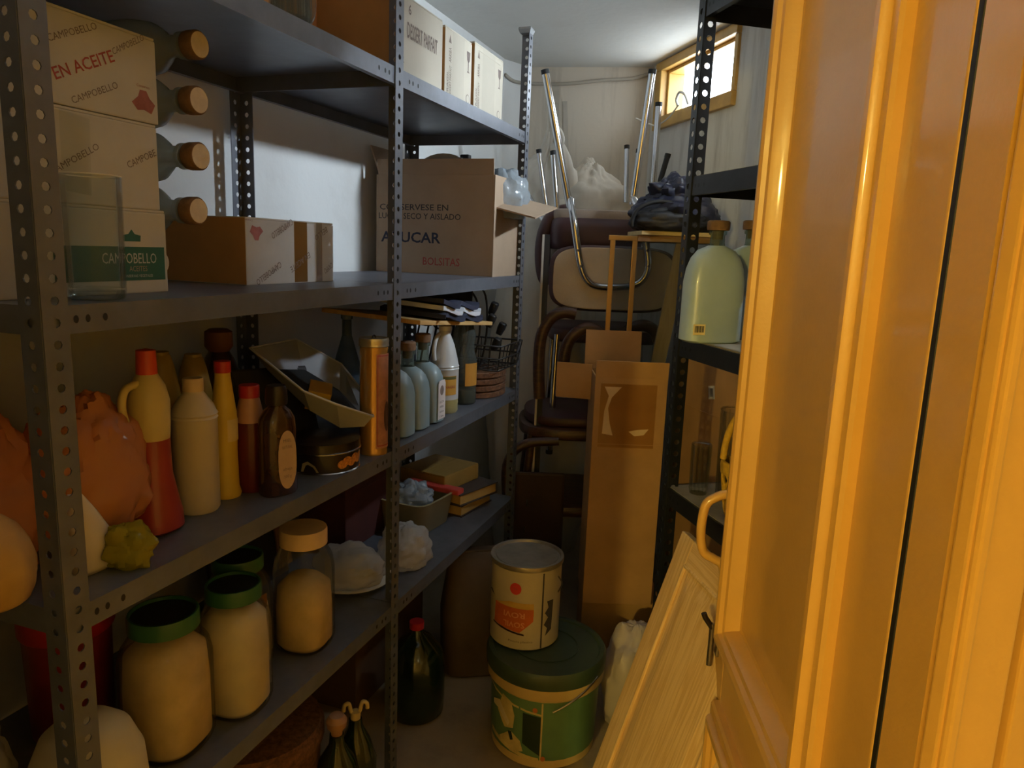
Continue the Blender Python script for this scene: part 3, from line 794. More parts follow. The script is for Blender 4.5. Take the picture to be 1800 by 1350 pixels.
mug(.570, .052, 'clear ribbed glass mug with handle beside the orange-brown carton')
mug(.485, .135, 'clear ribbed glass mug half hidden behind the one with the visible handle')

# ------------------------------------------------------------------ third shelf: cleaning and kitchen bottles
Z3, Z4 = .933, .531
M_redliq = mat('red_liquid_plastic', (146, 46, 40), .35, var=.1, coat=.3)
M_creampl = mat('cream_plastic', (196, 176, 110), .4, var=.06)
M_yellow = mat('yellow_plastic', (204, 172, 60), .4, var=.08)
M_dullyel = mat('dull_yellow_plastic', (160, 134, 50), .45, var=.1)
M_orangecap = mat('orange_red_plastic', (206, 70, 38), .4)
M_redcap = mat('red_plastic', (176, 36, 36), .4)
M_milky = mat('milky_plastic', (196, 184, 160), .4, var=.05)
M_brownb = mat('dark_brown_bottle', (58, 34, 26), .22, var=.2, coat=.4)
M_label = mat('beige_paper_label', (188, 160, 128), .7, var=.1)
M_dkred = mat('dark_red_bottle', (96, 30, 26), .3, var=.15)
def hpx(loc, ypx): return ztop(loc, ypx) - loc[2]

# red and cream jug with handle
L0 = Lw(.268, .120, Z3); h = hpx(L0, 612)
t = thing('bottle', 'cream jug with orange cap and flared red lower half on the third shelf', 'bottle', L0, TH_L)
MB().loft([(0, .036, .036, 2.4), (.006, .044, .043, 2.4), (.03, .043, .042, 2.4), (.065, .036, .036, 2.3), (.10, .030, .031, 2.2), (h * .52, .0285, .030, 2.1)], 32).build('lower_body', M_redliq, t, 50)
MB().loft([(h * .515, .0288, .0303, 2.1), (h * .60, .031, .032, 2.1), (h * .72, .032, .032, 2.1), (h * .80, .027, .027, 2), (h * .86, .017, .017, 2), (h * .875, .015, .015, 2)], 32).build('upper_body', M_creampl, t, 50)
MB().tube(smooth_path([(-.026, 0, h * .60), (-.046, 0, h * .63), (-.052, 0, h * .72), (-.044, 0, h * .80), (-.018, 0, h * .82)], 5), .0065, 8).build('handle', M_creampl, t, 60)
MB().lathe([(0, h * .86), (.0165, h * .86), (.0150, h * .99), (0, h)], 20).build('cap', M_orangecap, t, 40)
# milky jug
L0 = Lw(.372, .125, Z3); h = hpx(L0, 664)
t = thing('bottle', 'milky white plastic bottle with round shoulders between the red jug and the yellow bottle', 'bottle', L0, TH_L)
R0 = .0385
MB().lathe([(0, 0), (R0 - .004, 0), (R0, .006), (R0, h * .70), (R0 + .0015, h * .71), (R0 - .001, h * .725), (R0 + .0015, h * .74), (R0 - .001, h * .755), (R0 - .005, h * .80), (.020, h * .88), (.0165, h * .90), (.0165, h * .915)], 36).build('body', M_milky, t, 40)
MB().lathe([(0, h * .905), (.0175, h * .905), (.0175, h * .99), (.016, h), (0, h)], 24).build('cap', mat('beige_cap', (206, 180, 140), .5), t, 40)
# slim yellow bottle
L0 = Lw(.452, .130, Z3); h = hpx(L0, 632)
t = thing('bottle', 'slim yellow bottle with dark red cap beside the dark brown bottle', 'bottle', L0, TH_L)
MB().lathe([(0, 0), (.026, 0), (.028, .006), (.024, .02), (.0225, .09), (.0235, h * .55), (.023, h * .62), (.018, h * .76), (.0145, h * .88), (.014, h * .92)], 28).build('body', M_yellow, t, 50)
MB().lathe([(0, h * .91), (.0152, h * .91), (.0152, h * .99), (0, h)], 20).build('cap', M_redcap, t, 40)
wrap(MB(), .0236, -2.2, -.2, h * .42, h * .58).build('label', mat('pale_label', (214, 190, 120), .6), t)
# two dull yellow bottles behind
for k, (px_, top, lab_, d_) in enumerate(((288, 618, 'dull yellow bottle behind the red jug, left one of the pair', .27), (345, 622, 'dull yellow bottle behind the milky bottle, right one of the pair', .25))):
    q = on_v(px_, 760, Lw(0, d_), AZ_L); L0 = Lw((q - NL).dot(AL), d_, Z3); h = hpx(L0, top)
    t = thing('bottle', lab_, 'bottle', L0, TH_L, 'dull yellow bottles at the back')
    MB().lathe([(0, 0), (.034, 0), (.036, .006), (.036, h * .55), (.033, h * .72), (.024, h * .90), (.018, h * .975), (.016, h * .98)], 28).build('body', M_dullyel, t, 50)
    MB().lathe([(0, h * .975), (.0165, h * .975), (.0160, h), (0, h)], 20).build('cap', M_dullyel, t, 40)
# big brown stopper bottle far back in the dark
q = on_v(388, 700, Lw(0, .32), AZ_L); L0 = Lw((q - NL).dot(AL), .32, Z3); h = hpx(L0, 578)
t = thing('bottle', 'tall bottle with a wide brown stopper in the dark behind the yellow bottle', 'bottle', L0, TH_L)
MB().lathe([(0, 0), (.042, 0), (.044, .006), (.044, h * .66), (.030, h * .78), (.020, h * .84)], 28).build('body', M_brownb, t, 50)
MB().lathe([(0, h * .83), (.022, h * .83), (.030, h * .87), (.029, h * .98), (.02, h), (0, h)], 24).build('stopper', mat('brown_stopper', (104, 62, 38), .6), t, 40)
# red-capped sauce bottle
L0 = Lw(.506, .115, Z3); h = hpx(L0, 676)
t = thing('bottle', 'dark red sauce bottle with bright red cap behind the dark brown bottle', 'bottle', L0, TH_L)
MB().lathe([(0, 0), (.030, 0), (.032, .006), (.032, h * .58), (.029, h * .66)], 28).build('body', M_dkred, t, 50)
MB().lathe([(.029, h * .655), (.024, h * .76), (.0195, h * .86), (.018, h * .89)], 28, cap0=False).build('shoulder', mat('pinkish_plastic', (190, 140, 110), .4), t, 50)
MB().lathe([(0, h * .885), (.0195, h * .885), (.0195, h * .99), (.018, h), (0, h)], 24).build('cap', M_redcap, t, 40)
# dark brown squeeze bottle with oval label
L0 = Lw(.507, .053, Z3); h = hpx(L0, 677)
t = thing('bottle', 'dark brown squeeze bottle with a tall oval beige label', 'bottle', L0, TH_L - .35)
MB().loft([(0, .034, .024, 2.6), (.005, .037, .027, 2.6), (h * .60, .036, .027, 2.6), (h * .70, .034, .026, 2.4), (h * .77, .026, .022, 2.2), (h * .81, .016, .016, 2), (h * .84, .015, .015, 2)], 36).build('body', M_brownb, t, 45)
MB().lathe([(0, h * .83), (.020, h * .83), (.021, h * .86), (.020, h * .96), (.017, h), (0, h)], 24).build('cap', mat('black_cap', (30, 20, 18), .4), t, 40)
decal(t, 'label', [(.020 * cos(2 * pi * i / 28), h * .335 + h * .27 * math.copysign(abs(sin(2 * pi * i / 28)) ** .75, sin(2 * pi * i / 28))) for i in range(28)], M_label, (.004, -.0272, 0), FX, FZ)
for k, zz in enumerate((.50, .44, .24, .17)):
    text(t, ['MIEL', 'NATURAL', 'abeja', '500 g'][k], .006, (.004, -.0275, h * zz), FX, FZ, M_inkgrey, width=[.018, .022, .02, .016][k], align='CENTER')

# cookie tin
M_tinblk = mat('black_tin_print', (40, 32, 34), .3, .3, var=.2, coat=.3)
M_tinrim = mat('tin_rim', (170, 168, 170), .22, 1.0)
L0 = Lw(.700, .078, Z3)
t = thing('cookie_tin', 'round black biscuit tin with cookies printed on its side', 'tin', L0, TH_L)
R0, h = .076, .066
MB().lathe([(0, 0), (R0, 0), (R0, h * .72), (0, h * .72)], 44).build('body', M_tinblk, t, 40)
MB().lathe([(R0 + .0005, h * .66), (R0 + .0025, h * .66), (R0 + .0025, h * .98), (R0 - .002, h), (0, h)], 44, cap0=False).build('lid', M_tinblk, t, 40)
MB().lathe([(R0 + .002, h * .64), (R0 + .0045, h * .66), (R0 + .0045, h * .69), (R0 + .002, h * .71)], 44, cap0=False, cap1=False).build('lid_bead', M_tinrim, t, 60)
MB().lathe([(R0, -.0002), (R0 + .002, .001), (R0, .003)], 44, cap0=False, cap1=False).build('base_bead', M_tinrim, t, 60)
M_cookie = mat('cookie_print', (196, 128, 54), .5, var=.35, scale=160)
for a, zz, rr in ((-2.02, .020, .012), (-1.86, .026, .012), (-1.70, .022, .012), (-1.54, .028, .013), (-1.38, .024, .012), (-1.24, .028, .011)):
    o = MB().add([(x, 0, z) for x, z in ell(rr, rr * .8, 16, 0, zz)], [tuple(range(16))]).build('printed_cookie', M_cookie, t); bend_text(o, R0, a)
o = MB().add([(x, 0, z) for x, z in rect(-.003, .004, .003, h * .6)], [(0, 1, 2, 3)]).build('printed_stripe', M_white, t); bend_text(o, R0, -1.10)
o = MB().add([(x, 0, z) for x, z in [(-.02, .006), (.02, .006), (.012, .02), (-.004, .03), (-.016, .024)]], [(0, 1, 2, 3, 4)]).build('printed_milk', mat('pale_print', (150, 140, 110), .5), t); bend_text(o, R0, -2.95)

# grey angular tray balanced on the tin
M_traygrey = mat('grey_plastic', (150, 154, 160), .45, var=.06)
tp0 = Lw(.70, .10, Z3 + .068)
t = thing('plastic_tray', 'shallow grey angular plastic tray tipped over the biscuit tin', 'tray', tp0, 0)
def tpt(x, y, d): return on_v(x, y, Lw(0, d), AZ_L) - tp0
rim_ = [tpt(440, 612, .24), tpt(534, 688, .10), tpt(592, 711, .045), tpt(656, 732, .012), tpt(652, 706, .10), tpt(600, 640, .22), tpt(520, 596, .30)]
low_ = [tpt(470, 650, .23), tpt(545, 722, .11), tpt(598, 752, .06), tpt(640, 750, .03), tpt(640, 735, .09), tpt(598, 690, .20), tpt(530, 650, .27)]
cen = sum(rim_, Vector()) / 7
inn = [p + (cen - p).normalized() * .006 for p in rim_]; cl = sum(low_, Vector()) / 7
lin_ = [p + (cl - p).normalized() * .008 + Vector((0, 0, .004)) for p in low_]
MB().rings([[tuple(p) for p in low_], [tuple(p) for p in rim_], [tuple(p) for p in inn], [tuple(p) for p in lin_]]).build('tray_body', M_traygrey, t)
MB().tube(rim_, .0028, 8, closed=True).build('rim', mat('pale_grey_plastic', (186, 190, 196), .4), t, 60)
lf = [p + (cl - p) * .12 + Vector((0, 0, .006)) for p in low_]
MB().rings([[tuple(p) for p in lf], [tuple(p + Vector((0, 0, .004))) for p in lf]]).build('black_liner', M_rubber, t)
# small yellow box in the tray
t = thing('small_box', 'small yellow cardboard box lying tilted in the grey tray', 'box', on_v(556, 712, Lw(0, .165), AZ_L), 0)
t.rotation_euler = (radians(14), radians(-12), TH_L + .55)
MB().box((-.034, -.026, 0), (.034, .026, .048), bev=.0015).build('body', mat('brownish_yellow_card', (186, 140, 58), .6, var=.1), t)
M_byel = mat('bright_yellow_card', (232, 184, 44), .5)
decal(t, 'end_label', rect(-.025, .001, .025, .047), M_byel, (-.034, 0, 0), (0, -1, 0), FZ)
decal(t, 'side_label', rect(-.033, .001, .033, .047), M_byel, (0, -.026, 0), FX, FZ)
# dark folder leaning over the tray
t = thing('dark_folder', 'dark flat folder leaning behind the small yellow box', 'folder', Lw(.745, .21, Z3 + .002), TH_L)
MB().box((-.13, -.004, 0), (.13, .004, .20), RX(-.30) @ RY(.10), bev=.002).build('cover', mat('dark_card', (40, 36, 36), .7), t)
MB().box((-.128, -.006, .008), (.128, -.0042, .195), RX(-.30) @ RY(.10)).build('inner_sheet', mat('slate_card', (58, 58, 62), .7), t)
# clear glass bottle with wire stopper
q = on_v(610, 640, Lw(0, .27), AZ_L); L0 = Lw((q - NL).dot(AL), .27, Z3); h = hpx(L0, 552)
t = thing('bottle', 'clear glass bottle with conical shoulders behind the tall gold tin', 'bottle', L0, TH_L)
MB().lathe([(0, 0), (.044, 0), (.046, .006), (.046, h * .38), (.040, h * .48), (.022, h * .70), (.0135, h * .80), (.0125, h * .95), (.016, h * .96), (.016, h), (.010, h), (.010, h * .80)], 32, cap1=False).build('glass', film('bluish_glass', (190, 205, 214), .72, .05, .3, diffuse=(120, 136, 150)), t, 40)
MB().lathe([(0, h * .95), (.011, h * .95), (.013, h * 1.0), (.008, h * 1.02), (0, h * 1.02)], 20).build('stopper', M_white, t, 40)
# tall gold tin
L0 = Lw(.838, .034, Z3); h = hpx(L0, 590)
t = thing('tall_tin', 'tall cylindrical gold tin with pale lid standing at the shelf post', 'tin', L0, TH_L)
R0 = .0325
MB().lathe([(0, 0), (R0, 0), (R0 + .001, .003), (R0, .006), (R0, h * .93), (0, h * .93)], 40).build('body', mat('gold_lacquered_tin', (196, 150, 78), .26, .55, var=.08, coat=.3), t, 40)
MB().lathe([(R0 + .0015, h * .915), (R0 + .0025, h * .92), (R0 + .0015, h * .94), (R0 + .0025, h * .96), (R0 + .001, h * .985), (R0 - .004, h * .985), (R0 - .006, h * .978), (0, h * .978)], 40, cap0=False).build('lid', mat('brushed_tin', (196, 190, 172), .3, .8), t, 40)
MB().tube(smooth_path([(-.008, 0, h * .978), (-.004, 0, h * 1.0), (.004, 0, h * 1.0), (.008, 0, h * .978)], 4), .0016, 6).build('knob', M_tinrim, t, 60)
wrap(MB(), R0, -2.45, -.5, h * .06, h * .86, 18).build('red_panel', mat('pinkish_print', (176, 124, 98), .45, .1, var=.2, scale=40), t)
for zz in (.08, .84):
    wrap(MB(), R0, -2.38, -.55, h * zz, h * zz + .003, 14, lift=.0014).build('border', M_inkred, t)
wrap(MB(), R0, -2.38, -2.32, h * .08, h * .84, 2, lift=.0014).build('border', M_inkred, t)
o = MB().add([(x, 0, z) for x, z in ell(.010, h * .13, 20, 0, h * .33)], [tuple(range(20))]).build('printed_figure', mat('dark_figure_print', (88, 60, 48), .5), t); bend_text(o, R0, -1.55, .0018)

# frosted bottles in the far bay, third shelf
def frosted_bottle(name, label, loc, rotz, sx, sy, h_body, h_neck, group, cork_r=.021, label_part=None, tint=None):
    t = thing(name, label, 'bottle', loc, rotz, group)
    H0 = h_body; n0 = H0 + h_neck
    MB().loft([(0, sx * .86, sy * .86, 3.4), (.006, sx, sy, 3.6), (H0 * .62, sx, sy, 3.4), (H0 * .76, sx * .97, sy * .95, 3.0), (H0 * .87, sx * .86, sy * .84, 2.6), (H0 * .95, sx * .64, sy * .66, 2.2), (H0, .020 + (sx * .0), .020, 2)], 40, cap1=False).build('body', tint or M_frost, t, 50)
    MB().lathe([(.0205, H0 - .003), (.0175, H0 + .006), (.0168, n0 - .012), (.021, n0 - .010), (.0215, n0 - .002), (.013, n0)], 24, cap0=False, cap1=False).build('neck', film('aqua_glass', (206, 220, 214), .75, .08, .25, diffuse=(150, 165, 158)), t, 50)
    MB().lathe([(0, n0 - .022), (.0125, n0 - .022), (.0135, n0 - .001), (cork_r, n0), (cork_r + .001, n0 + .006), (cork_r + .001, n0 + .020), (cork_r - .002, n0 + .023), (0, n0 + .023)], 24).build('cork', M_cork, t, 40)
    return t
GB = 'frosted corked bottles on the third shelf'
FBL = ['frosted corked bottle nearest the shelf post on the third shelf', 'frosted corked bottle in the middle of the three on the third shelf', 'frosted corked bottle with a white neck-to-base label on the third shelf']
for i, (s_, ytop, ysh) in enumerate(((1.005, 608, 645), (1.092, 600, 640), (1.182, 586, 632))):
    L0 = Lw(s_, .080, Z3); hb = hpx(L0, ysh) - .005; hn = max(.03, hpx(L0, ytop) - .023 - hb)
    t = frosted_bottle('bottle', FBL[i], L0, TH_L, .038, .060, hb, hn, GB)
    if i == 1: decal(t, 'seam_strip', rect(-.002, .01, .002, hb * .7), mat('amber_strip', (176, 124, 60), .4), (-.037, -.035, 0), (0, -1, 0), FZ)
    if i == 2:
        decal(t, 'label', [(-.022, .012), (.024, .012), (.024, hb * .66), (.018, hb * .72), (-.016, hb * .72), (-.022, hb * .66)], mat('white_paper_label', (214, 208, 206), .6), (.0, -.0602, 0), FX, FZ)
        decal(t, 'printed_medallion', ell(.012, .014, 20), M_inkgrey, (.0, -.0606, hb * .55), FX, FZ)
        for zz, s__ in ((.34, 'LICOR'), (.26, 'HIERBAS'), (.18, 'Galicia'), (.10, '1 litro')):
            text(t, s__, .006, (0, -.0606, hb * zz), FX, FZ, M_ink, width=.026, align='CENTER')
# vinegar jug
L0 = Lw(1.320, .078, Z3); h = hpx(L0, 572)
t = thing('bottle', 'translucent white vinegar jug with conical shoulders and yellow label', 'bottle', L0, TH_L)
M_vin = mat('translucent_plastic', (190, 194, 196), .3, var=.06, coat=.3)
R0 = .044
MB().lathe([(0, 0), (R0 - .004, 0), (R0, .006), (R0 - .001, h * .10), (R0, h * .12), (R0 - .001, h * .14), (R0, h * .16)], 36, cap1=False).build('base_ribs', mat('yellowish_liquid_plastic', (160, 150, 100), .3, coat=.3), t, 40)
MB().lathe([(R0, h * .16), (R0, h * .50), (R0 + .0015, h * .51), (R0 - .001, h * .525), (R0 + .0015, h * .54), (R0 - .001, h * .555), (R0 - .004, h * .62), (R0 * .68, h * .78), (R0 * .40, h * .90), (.016, h * .94), (.0165, h * .96)], 36, cap0=False).build('body', M_vin, t, 40)
MB().lathe([(0, h * .945), (.018, h * .945), (.018, h * .995), (0, h)], 20).build('cap', M_white, t, 40)
MB().tube(smooth_path([(-.012, .01, h * .90), (-.038, .01, h * .86), (-.050, .01, h * .74), (-.046, .01, h * .62)], 5), .007, 8).build('handle', M_vin, t, 60)
wrap(MB(), R0, -2.95, -1.75, h * .22, h * .44, 12).build('label', mat('yellow_paper_label', (198, 150, 60), .6, var=.1), t)
wrap(MB(), R0, -2.90, -1.80, h * .40, h * .435, 12, lift=.0014).build('label_head', mat('olive_print', (96, 92, 44), .6), t)
o = text(t, 'VINAGRE', .008, (0, 0, h * .30), FX, FZ, M_inkred, width=.04, align='CENTER'); bend_text(o, R0, -2.35, .0016)
# pet bottle
L0 = Lw(1.460, .075, Z3); h = hpx(L0, 556)
t = thing('bottle', 'clear waisted plastic bottle with orange-yellow label beside the vinegar jug', 'bottle', L0, TH_L)
M_pet = film('clear_pet', (190, 198, 196), .55, .1, .35, diffuse=(120, 126, 122))
R0 = .041
MB().lathe([(0, 0), (R0 - .004, 0), (R0, .006), (R0, h * .16), (R0 - .002, h * .18), (R0, h * .20), (R0, h * .50), (R0 - .003, h * .55), (R0 - .009, h * .62), (R0 - .007, h * .66), (R0 - .010, h * .69), (R0 - .006, h * .74), (R0 - .005, h * .80), (R0 - .014, h * .90), (.018, h * .95), (.015, h * .97)], 36).build('body', M_pet, t, 40)
MB().lathe([(0, .004), (R0 - .003, .004), (R0 - .002, h * .17), (0, h * .17)], 30).build('liquid', mat('greenish_liquid', (120, 120, 84), .3), t, 40)
MB().lathe([(0, h * .96), (.017, h * .96), (.017, h), (0, h)], 20).build('cap', mat('green_cap', (40, 84, 60), .4), t, 40)
wrap(MB(), R0, -2.6, -.4, h * .22, h * .48, 16).build('label', mat('orange_paper_label', (196, 140, 52), .6, var=.15), t)
# wooden board lying on the bottle tops, and folded cloth on it
bz = Z3 + hpx(Lw(1.32, .078, Z3), 571)
brd = thing('wooden_board', 'thin pale wooden board lying slanted on top of the bottles', 'board', Lw(1.30, .150, bz + .011), TH_L)
brd.rotation_euler = (radians(3), radians(5.0), TH_L + .02)
MB().box((-.27, -.13, 0), (.27, .16, .012), bev=.002).build('board', wood('pale_plywood', (190, 150, 92), (206, 170, 112), (2, 20, 20)), brd)
M_navy = mat('navy_cloth', (40, 44, 66), .9, var=.2, scale=20)
t = thing('folded_cloth', 'folded navy and white cloth on the slanted wooden board', 'cloth', Lw(1.30, .10, bz + .025), TH_L + .1)
t.rotation_euler = (radians(3), radians(5.0), TH_L + .1)
for k in range(3):
    rs = []
    for j in range(13):
        x = -.17 + .34 * j / 12; z0 = .018 * k + .006 * sin(j * 1.1 + k)
        rs.append([(x, -.09 + .01 * sin(j + k), z0), (x, .10, z0 + .004), (x, .10, z0 + .016), (x, -.09 + .01 * sin(j + k), z0 + .012)])
    MB().rings(rs).build('fold', [M_navy, mat('white_cloth', (196, 198, 206), .9), M_navy][k], t, 60)
# cables and plugs on the far end
M_cable = mat('black_cable', (26, 26, 28), .5)
t = thing('cable_bundle', 'tangle of black cables with plugs behind the wire basket', 'cables', Lw(1.60, .20, Z3), TH_L)
random.seed(11)
for k in range(7):
    y0 = -.10 + .03 * k; zt2 = .36 - .012 * k
    pts = [(-.10 + .02 * k, y0 + .05, .02), (-.09, y0, .12), (-.05 + .02 * random.random(), y0, .22), (-.02, y0, zt2), (.04, y0 - .02, .33 - .02 * k), (.06 + .012 * k, y0 - .02, .20), (.05, y0, .08), (.02, y0 + .02, .03)]
    MB().tube(smooth_path(pts, 6), .0035, 6).build('cable', M_cable, t, 60)
for (x, y, z) in ((.09, -.13, .285), (.12, -.15, .215), (.02, -.15, .25), (.05, -.16, .17)):
    MB().loft([(-.022, .010, .010, 3), (.0, .015, .013, 3), (.018, .015, .013, 3), (.022, .011, .010, 3)], 16, T(x, y, z) @ RX(.4)).build('plug', M_rubber, t, 40)
# dark appliance body the cables hang from
t = thing('small_appliance', 'black appliance lying under the shelf above the cables', 'appliance', Lw(1.52, .17, bz + .055), TH_L)
MB().loft([(-.16, .05, .03, 3), (-.14, .07, .042, 3), (.10, .07, .045, 3), (.15, .045, .030, 3)], 28, RY(pi / 2)).build('body', M_rubber, t, 45)
# woven mats and the wire basket
t = thing('woven_mats', 'stack of brown woven table mats at the end of the third shelf', 'mats', Lw(1.63, .12, Z3), TH_L)
M_wick = mat('brown_wicker', (112, 76, 52), .9, var=.35, scale=90, bump=.6, bscale=120)
for k in range(4):
    MB().loft([(.022 * k, .10, .105, 2.4), (.022 * k + .003, .112, .115, 2.4), (.022 * k + .017, .112, .115, 2.4), (.022 * k + .021, .10, .105, 2.4)], 36).build('mat', M_wick, t, 50)
t = thing('wire_basket', 'dark wire basket on top of the brown woven mats', 'basket', Lw(1.655, .10, Z3 + .090), TH_L)
a_, b_2, c_ = .105, .115, .085
for z_, k_ in ((.003, .88), (c_ * .5, .95), (c_, 1.0)):
    MB().tube([(a_ * k_ * x, b_2 * k_ * y, z_) for x, y in ((-1, -1), (1, -1), (1, 1), (-1, 1))], .0028, 6, closed=True).build('ring_wire', M_cable, t, 60)
for k in range(7):
    f_ = -1 + 2 * k / 6
    MB().tube([(a_ * f_, -b_2, c_), (a_ * f_ * .88, -b_2 * .88, .003), (a_ * f_ * .88, b_2 * .88, .003), (a_ * f_, b_2, c_)], .0018, 6).build('wire', M_cable, t, 60)
    MB().tube([(-a_, b_2 * f_, c_), (-a_ * .88, b_2 * f_ * .88, .003), (a_ * .88, b_2 * f_ * .88, .003), (a_, b_2 * f_, c_)], .0018, 6).build('wire', M_cable, t, 60)

# bags at the near end of the third shelf
M_pinkbag = film('salmon_plastic_bag', (226, 150, 104), .18, .22, .3, diffuse=(232, 162, 112), bump=.5, bscale=12)
o = crumple(.088, .10, .135, 5, .14, 2.8, fine=.10).build('plastic_bag', M_pinkbag, None, 45)
o.location = Lw(.175, .155, Z3 + .03); tag(o, 'salmon orange plastic bag bulging beside the red jug', 'plastic bag')
o = crumple(.13, .12, .17, 8, .12, 2.6, fine=.10).build('plastic_bag', M_pinkbag, None, 45)
o.location = Lw(.015, .24, Z3 + .0); tag(o, 'large salmon orange plastic bag behind the near post', 'plastic bag')
M_white_s = mat('white_paper', (206, 192, 168), .7, var=.06)
q = on_v(172, 930, Lw(0, .075), AZ_L)
t = thing('paper_packet', 'white paper packet slumped under the salmon bag', 'packet', Lw((q - NL).dot(AL) - .005, .085, Z3), TH_L)
MB().loft([(0, .030, .020, 3), (.01, .034, .026, 3), (.05, .030, .024, 2.6), (.09, .020, .018, 2.4, -.012, 0), (.12, .008, .010, 2.2, -.02, 0)], 24).build('packet', M_white_s, t, 60)
o = crumple(.042, .034, .042, 12, .30, 2.6).build('plastic_bag', film('yellow_green_bag', (196, 186, 60), .25, .15, .3, diffuse=(186, 176, 60), bump=.6, bscale=30), None, 30)
o.location = Lw(.148, .052, Z3); tag(o, 'small crumpled yellow-green plastic bag at the shelf edge', 'plastic bag')
t = thing('cloth_bundle', 'rounded yellow-cream bundle behind the near post', 'bundle', Lw(-.012, .115, Z3), TH_L)
crumple(.055, .055, .075, 21, .05, 2.0, fine=.02).build('bundle', mat('cream_bundle', (206, 160, 84), .6, var=.1), t, 60)

# ------------------------------------------------------------------ fourth shelf: storage jars
M_jarglass = film('jar_glass', (242, 243, 238), .93, .04, .3, diffuse=(180, 178, 168))
M_flour = mat('cream_meal', (228, 200, 150), .85, var=.10, scale=18, bump=.3, bscale=50)
M_flourw = mat('pale_flour_bag', (232, 216, 184), .7, var=.08, scale=10, bump=.4, bscale=20)
M_lidg = mat('green_lid', (46, 96, 58), .4, var=.08)
M_lidin = mat('black_lid_top', (26, 28, 26), .5)
def jar(label, loc, R0, h, lid, fill, fm, group='glass storage jars', sq=2.6):
    t = thing('glass_jar', label, 'jar', loc, TH_L + .1, group)
    MB().loft([(0, R0 * .80, R0 * .80, sq), (.006, R0 * .92, R0 * .92, sq), (.02, R0, R0, sq), (h * .66, R0, R0, sq), (h * .76, R0 * .95, R0 * .95, 2.4), (h * .83, R0 * .82, R0 * .82, 2.1), (h * .87, R0 * .76, R0 * .76, 2), (h * .93, R0 * .75, R0 * .75, 2)], 40, cap1=False).build('glass', M_jarglass, t, 50)
    ri = R0 - .004
    secs = [(.004, ri * .80, ri * .80, sq), (.018, ri * .97, ri * .97, sq), (h * fill * .6, ri * .97, ri * .97, sq), (h * fill * .9, ri * .93, ri * .93, 2.4), (h * fill, ri * .55, ri * .6, 2.2, .008, .004)]
    MB().loft(secs, 36).build('contents', fm, t, 60)
    rl = R0 * .80
    if lid == 'green':
        ld = MB().lathe([(rl * .97, h * .885), (rl * 1.02, h * .89), (rl * 1.02, h * .985), (rl * .99, h), (rl * .93, h), (rl * .92, h * .975), (0, h * .975)], 40, cap0=False).build('lid', M_lidg, t, 40)
        MB().lathe([(0, h * .974), (rl * .915, h * .974), (rl * .915, h * .978), (0, h * .978)], 40).build('lid_disc', M_lidin, ld, 40)
    else:
        MB().lathe([(rl * .97, h * .865), (rl * 1.03, h * .87), (rl * 1.03, h * .985), (rl, h), (0, h)], 40, cap0=False).build('lid', mat('ivory_lid', (220, 190, 150), .45), t, 40)
    return t
RJ = .066
L0 = Lw(.250, .135, Z4); hj = .255
jar('large jar with green lid, nearest the camera on the fourth shelf', Lw(.268, .112, Z4), RJ + .005, hj, 'green', .80, M_flour)
jar('large jar with green lid and pale bag inside, second from the near post', Lw(.402, .078, Z4), RJ - .004, hj, 'green', .82, M_flourw)
t = jar('large jar with green lid standing behind the second jar', Lw(.505, .155, Z4), RJ - .004, hj, 'green', .62, M_flourw)
for zz in (.10, .15):
    o = MB().add([(x, 0, z) for x, z in rect(-.016, zz, .016, zz + .03)], [(0, 1, 2, 3)]).build('print_patch', mat('brown_patch', (110, 72, 40), .6), t); bend_text(o, RJ - .004, -1.80, .002)
L0 = Lw(.640, .092, Z4)
jar('large jar with ivory screw lid, half full of meal', L0, RJ - .004, hpx(L0, 926), 'ivory', .58, M_flour)
# inner paper slip in the ivory-lidded jar
# red lid and white sack at the near end
t = thing('plastic_tub', 'red plastic tub in the dark behind the nearest jar', 'tub', Lw(.235, .30, Z4), TH_L)
MB().lathe([(0, 0), (.06, 0), (.066, .01), (.07, .20), (.072, .205), (.072, .235), (0, .24)], 32).build('body', M_redliq, t, 40)
MB().lathe([(.073, .20), (.076, .205), (.076, .238), (.07, .242), (0, .242)], 32, cap0=False).build('lid', M_redcap, t, 40)
t = thing('plastic_drum', 'big off-white rounded plastic drum behind the near post', 'drum', Lw(.085, .085, Z4), TH_L)
MB().lathe([(0, -.0), (.06, 0), (.078, .012), (.082, .06), (.078, .11), (.062, .15), (.04, .17), (0, .175)], 40).build('body', mat('off_white_plastic', (200, 188, 150), .5, var=.06), t, 60)
o = crumple(.10, .10, .12, 31, .18, 2.4).build('plastic_bag', M_bag, None, 45)
o.location = Lw(-.02, .26, Z4 + .0); tag(o, 'beige sack behind the near post on the fourth shelf', 'plastic bag')
# bags on a plate
t = thing('plate', 'white plate under the crumpled bags on the fourth shelf', 'plate', Lw(.945, .16, Z4), TH_L)
MB().lathe([(0, 0), (.05, 0), (.055, .004), (.105, .018), (.107, .021), (.104, .021), (.055, .008), (0, .007)], 40).build('dish', M_white, t, 40)
o = crumple(.085, .10, .060, 41, .15, 2.2).build('plastic_bag', M_bag, None, 40); o.location = Lw(.93, .16, Z4 + .012); o.rotation_euler.z = TH_L
tag(o, 'flattened white plastic bag lying on the plate', 'plastic bag')
o = crumple(.085, .075, .075, 44, .2, 2.4).build('plastic_bag', M_bag, None, 40); o.location = Lw(1.10, .085, Z4 + .004); o.rotation_euler.z = TH_L
tag(o, 'knotted white plastic bag right of the shelf post', 'plastic bag')
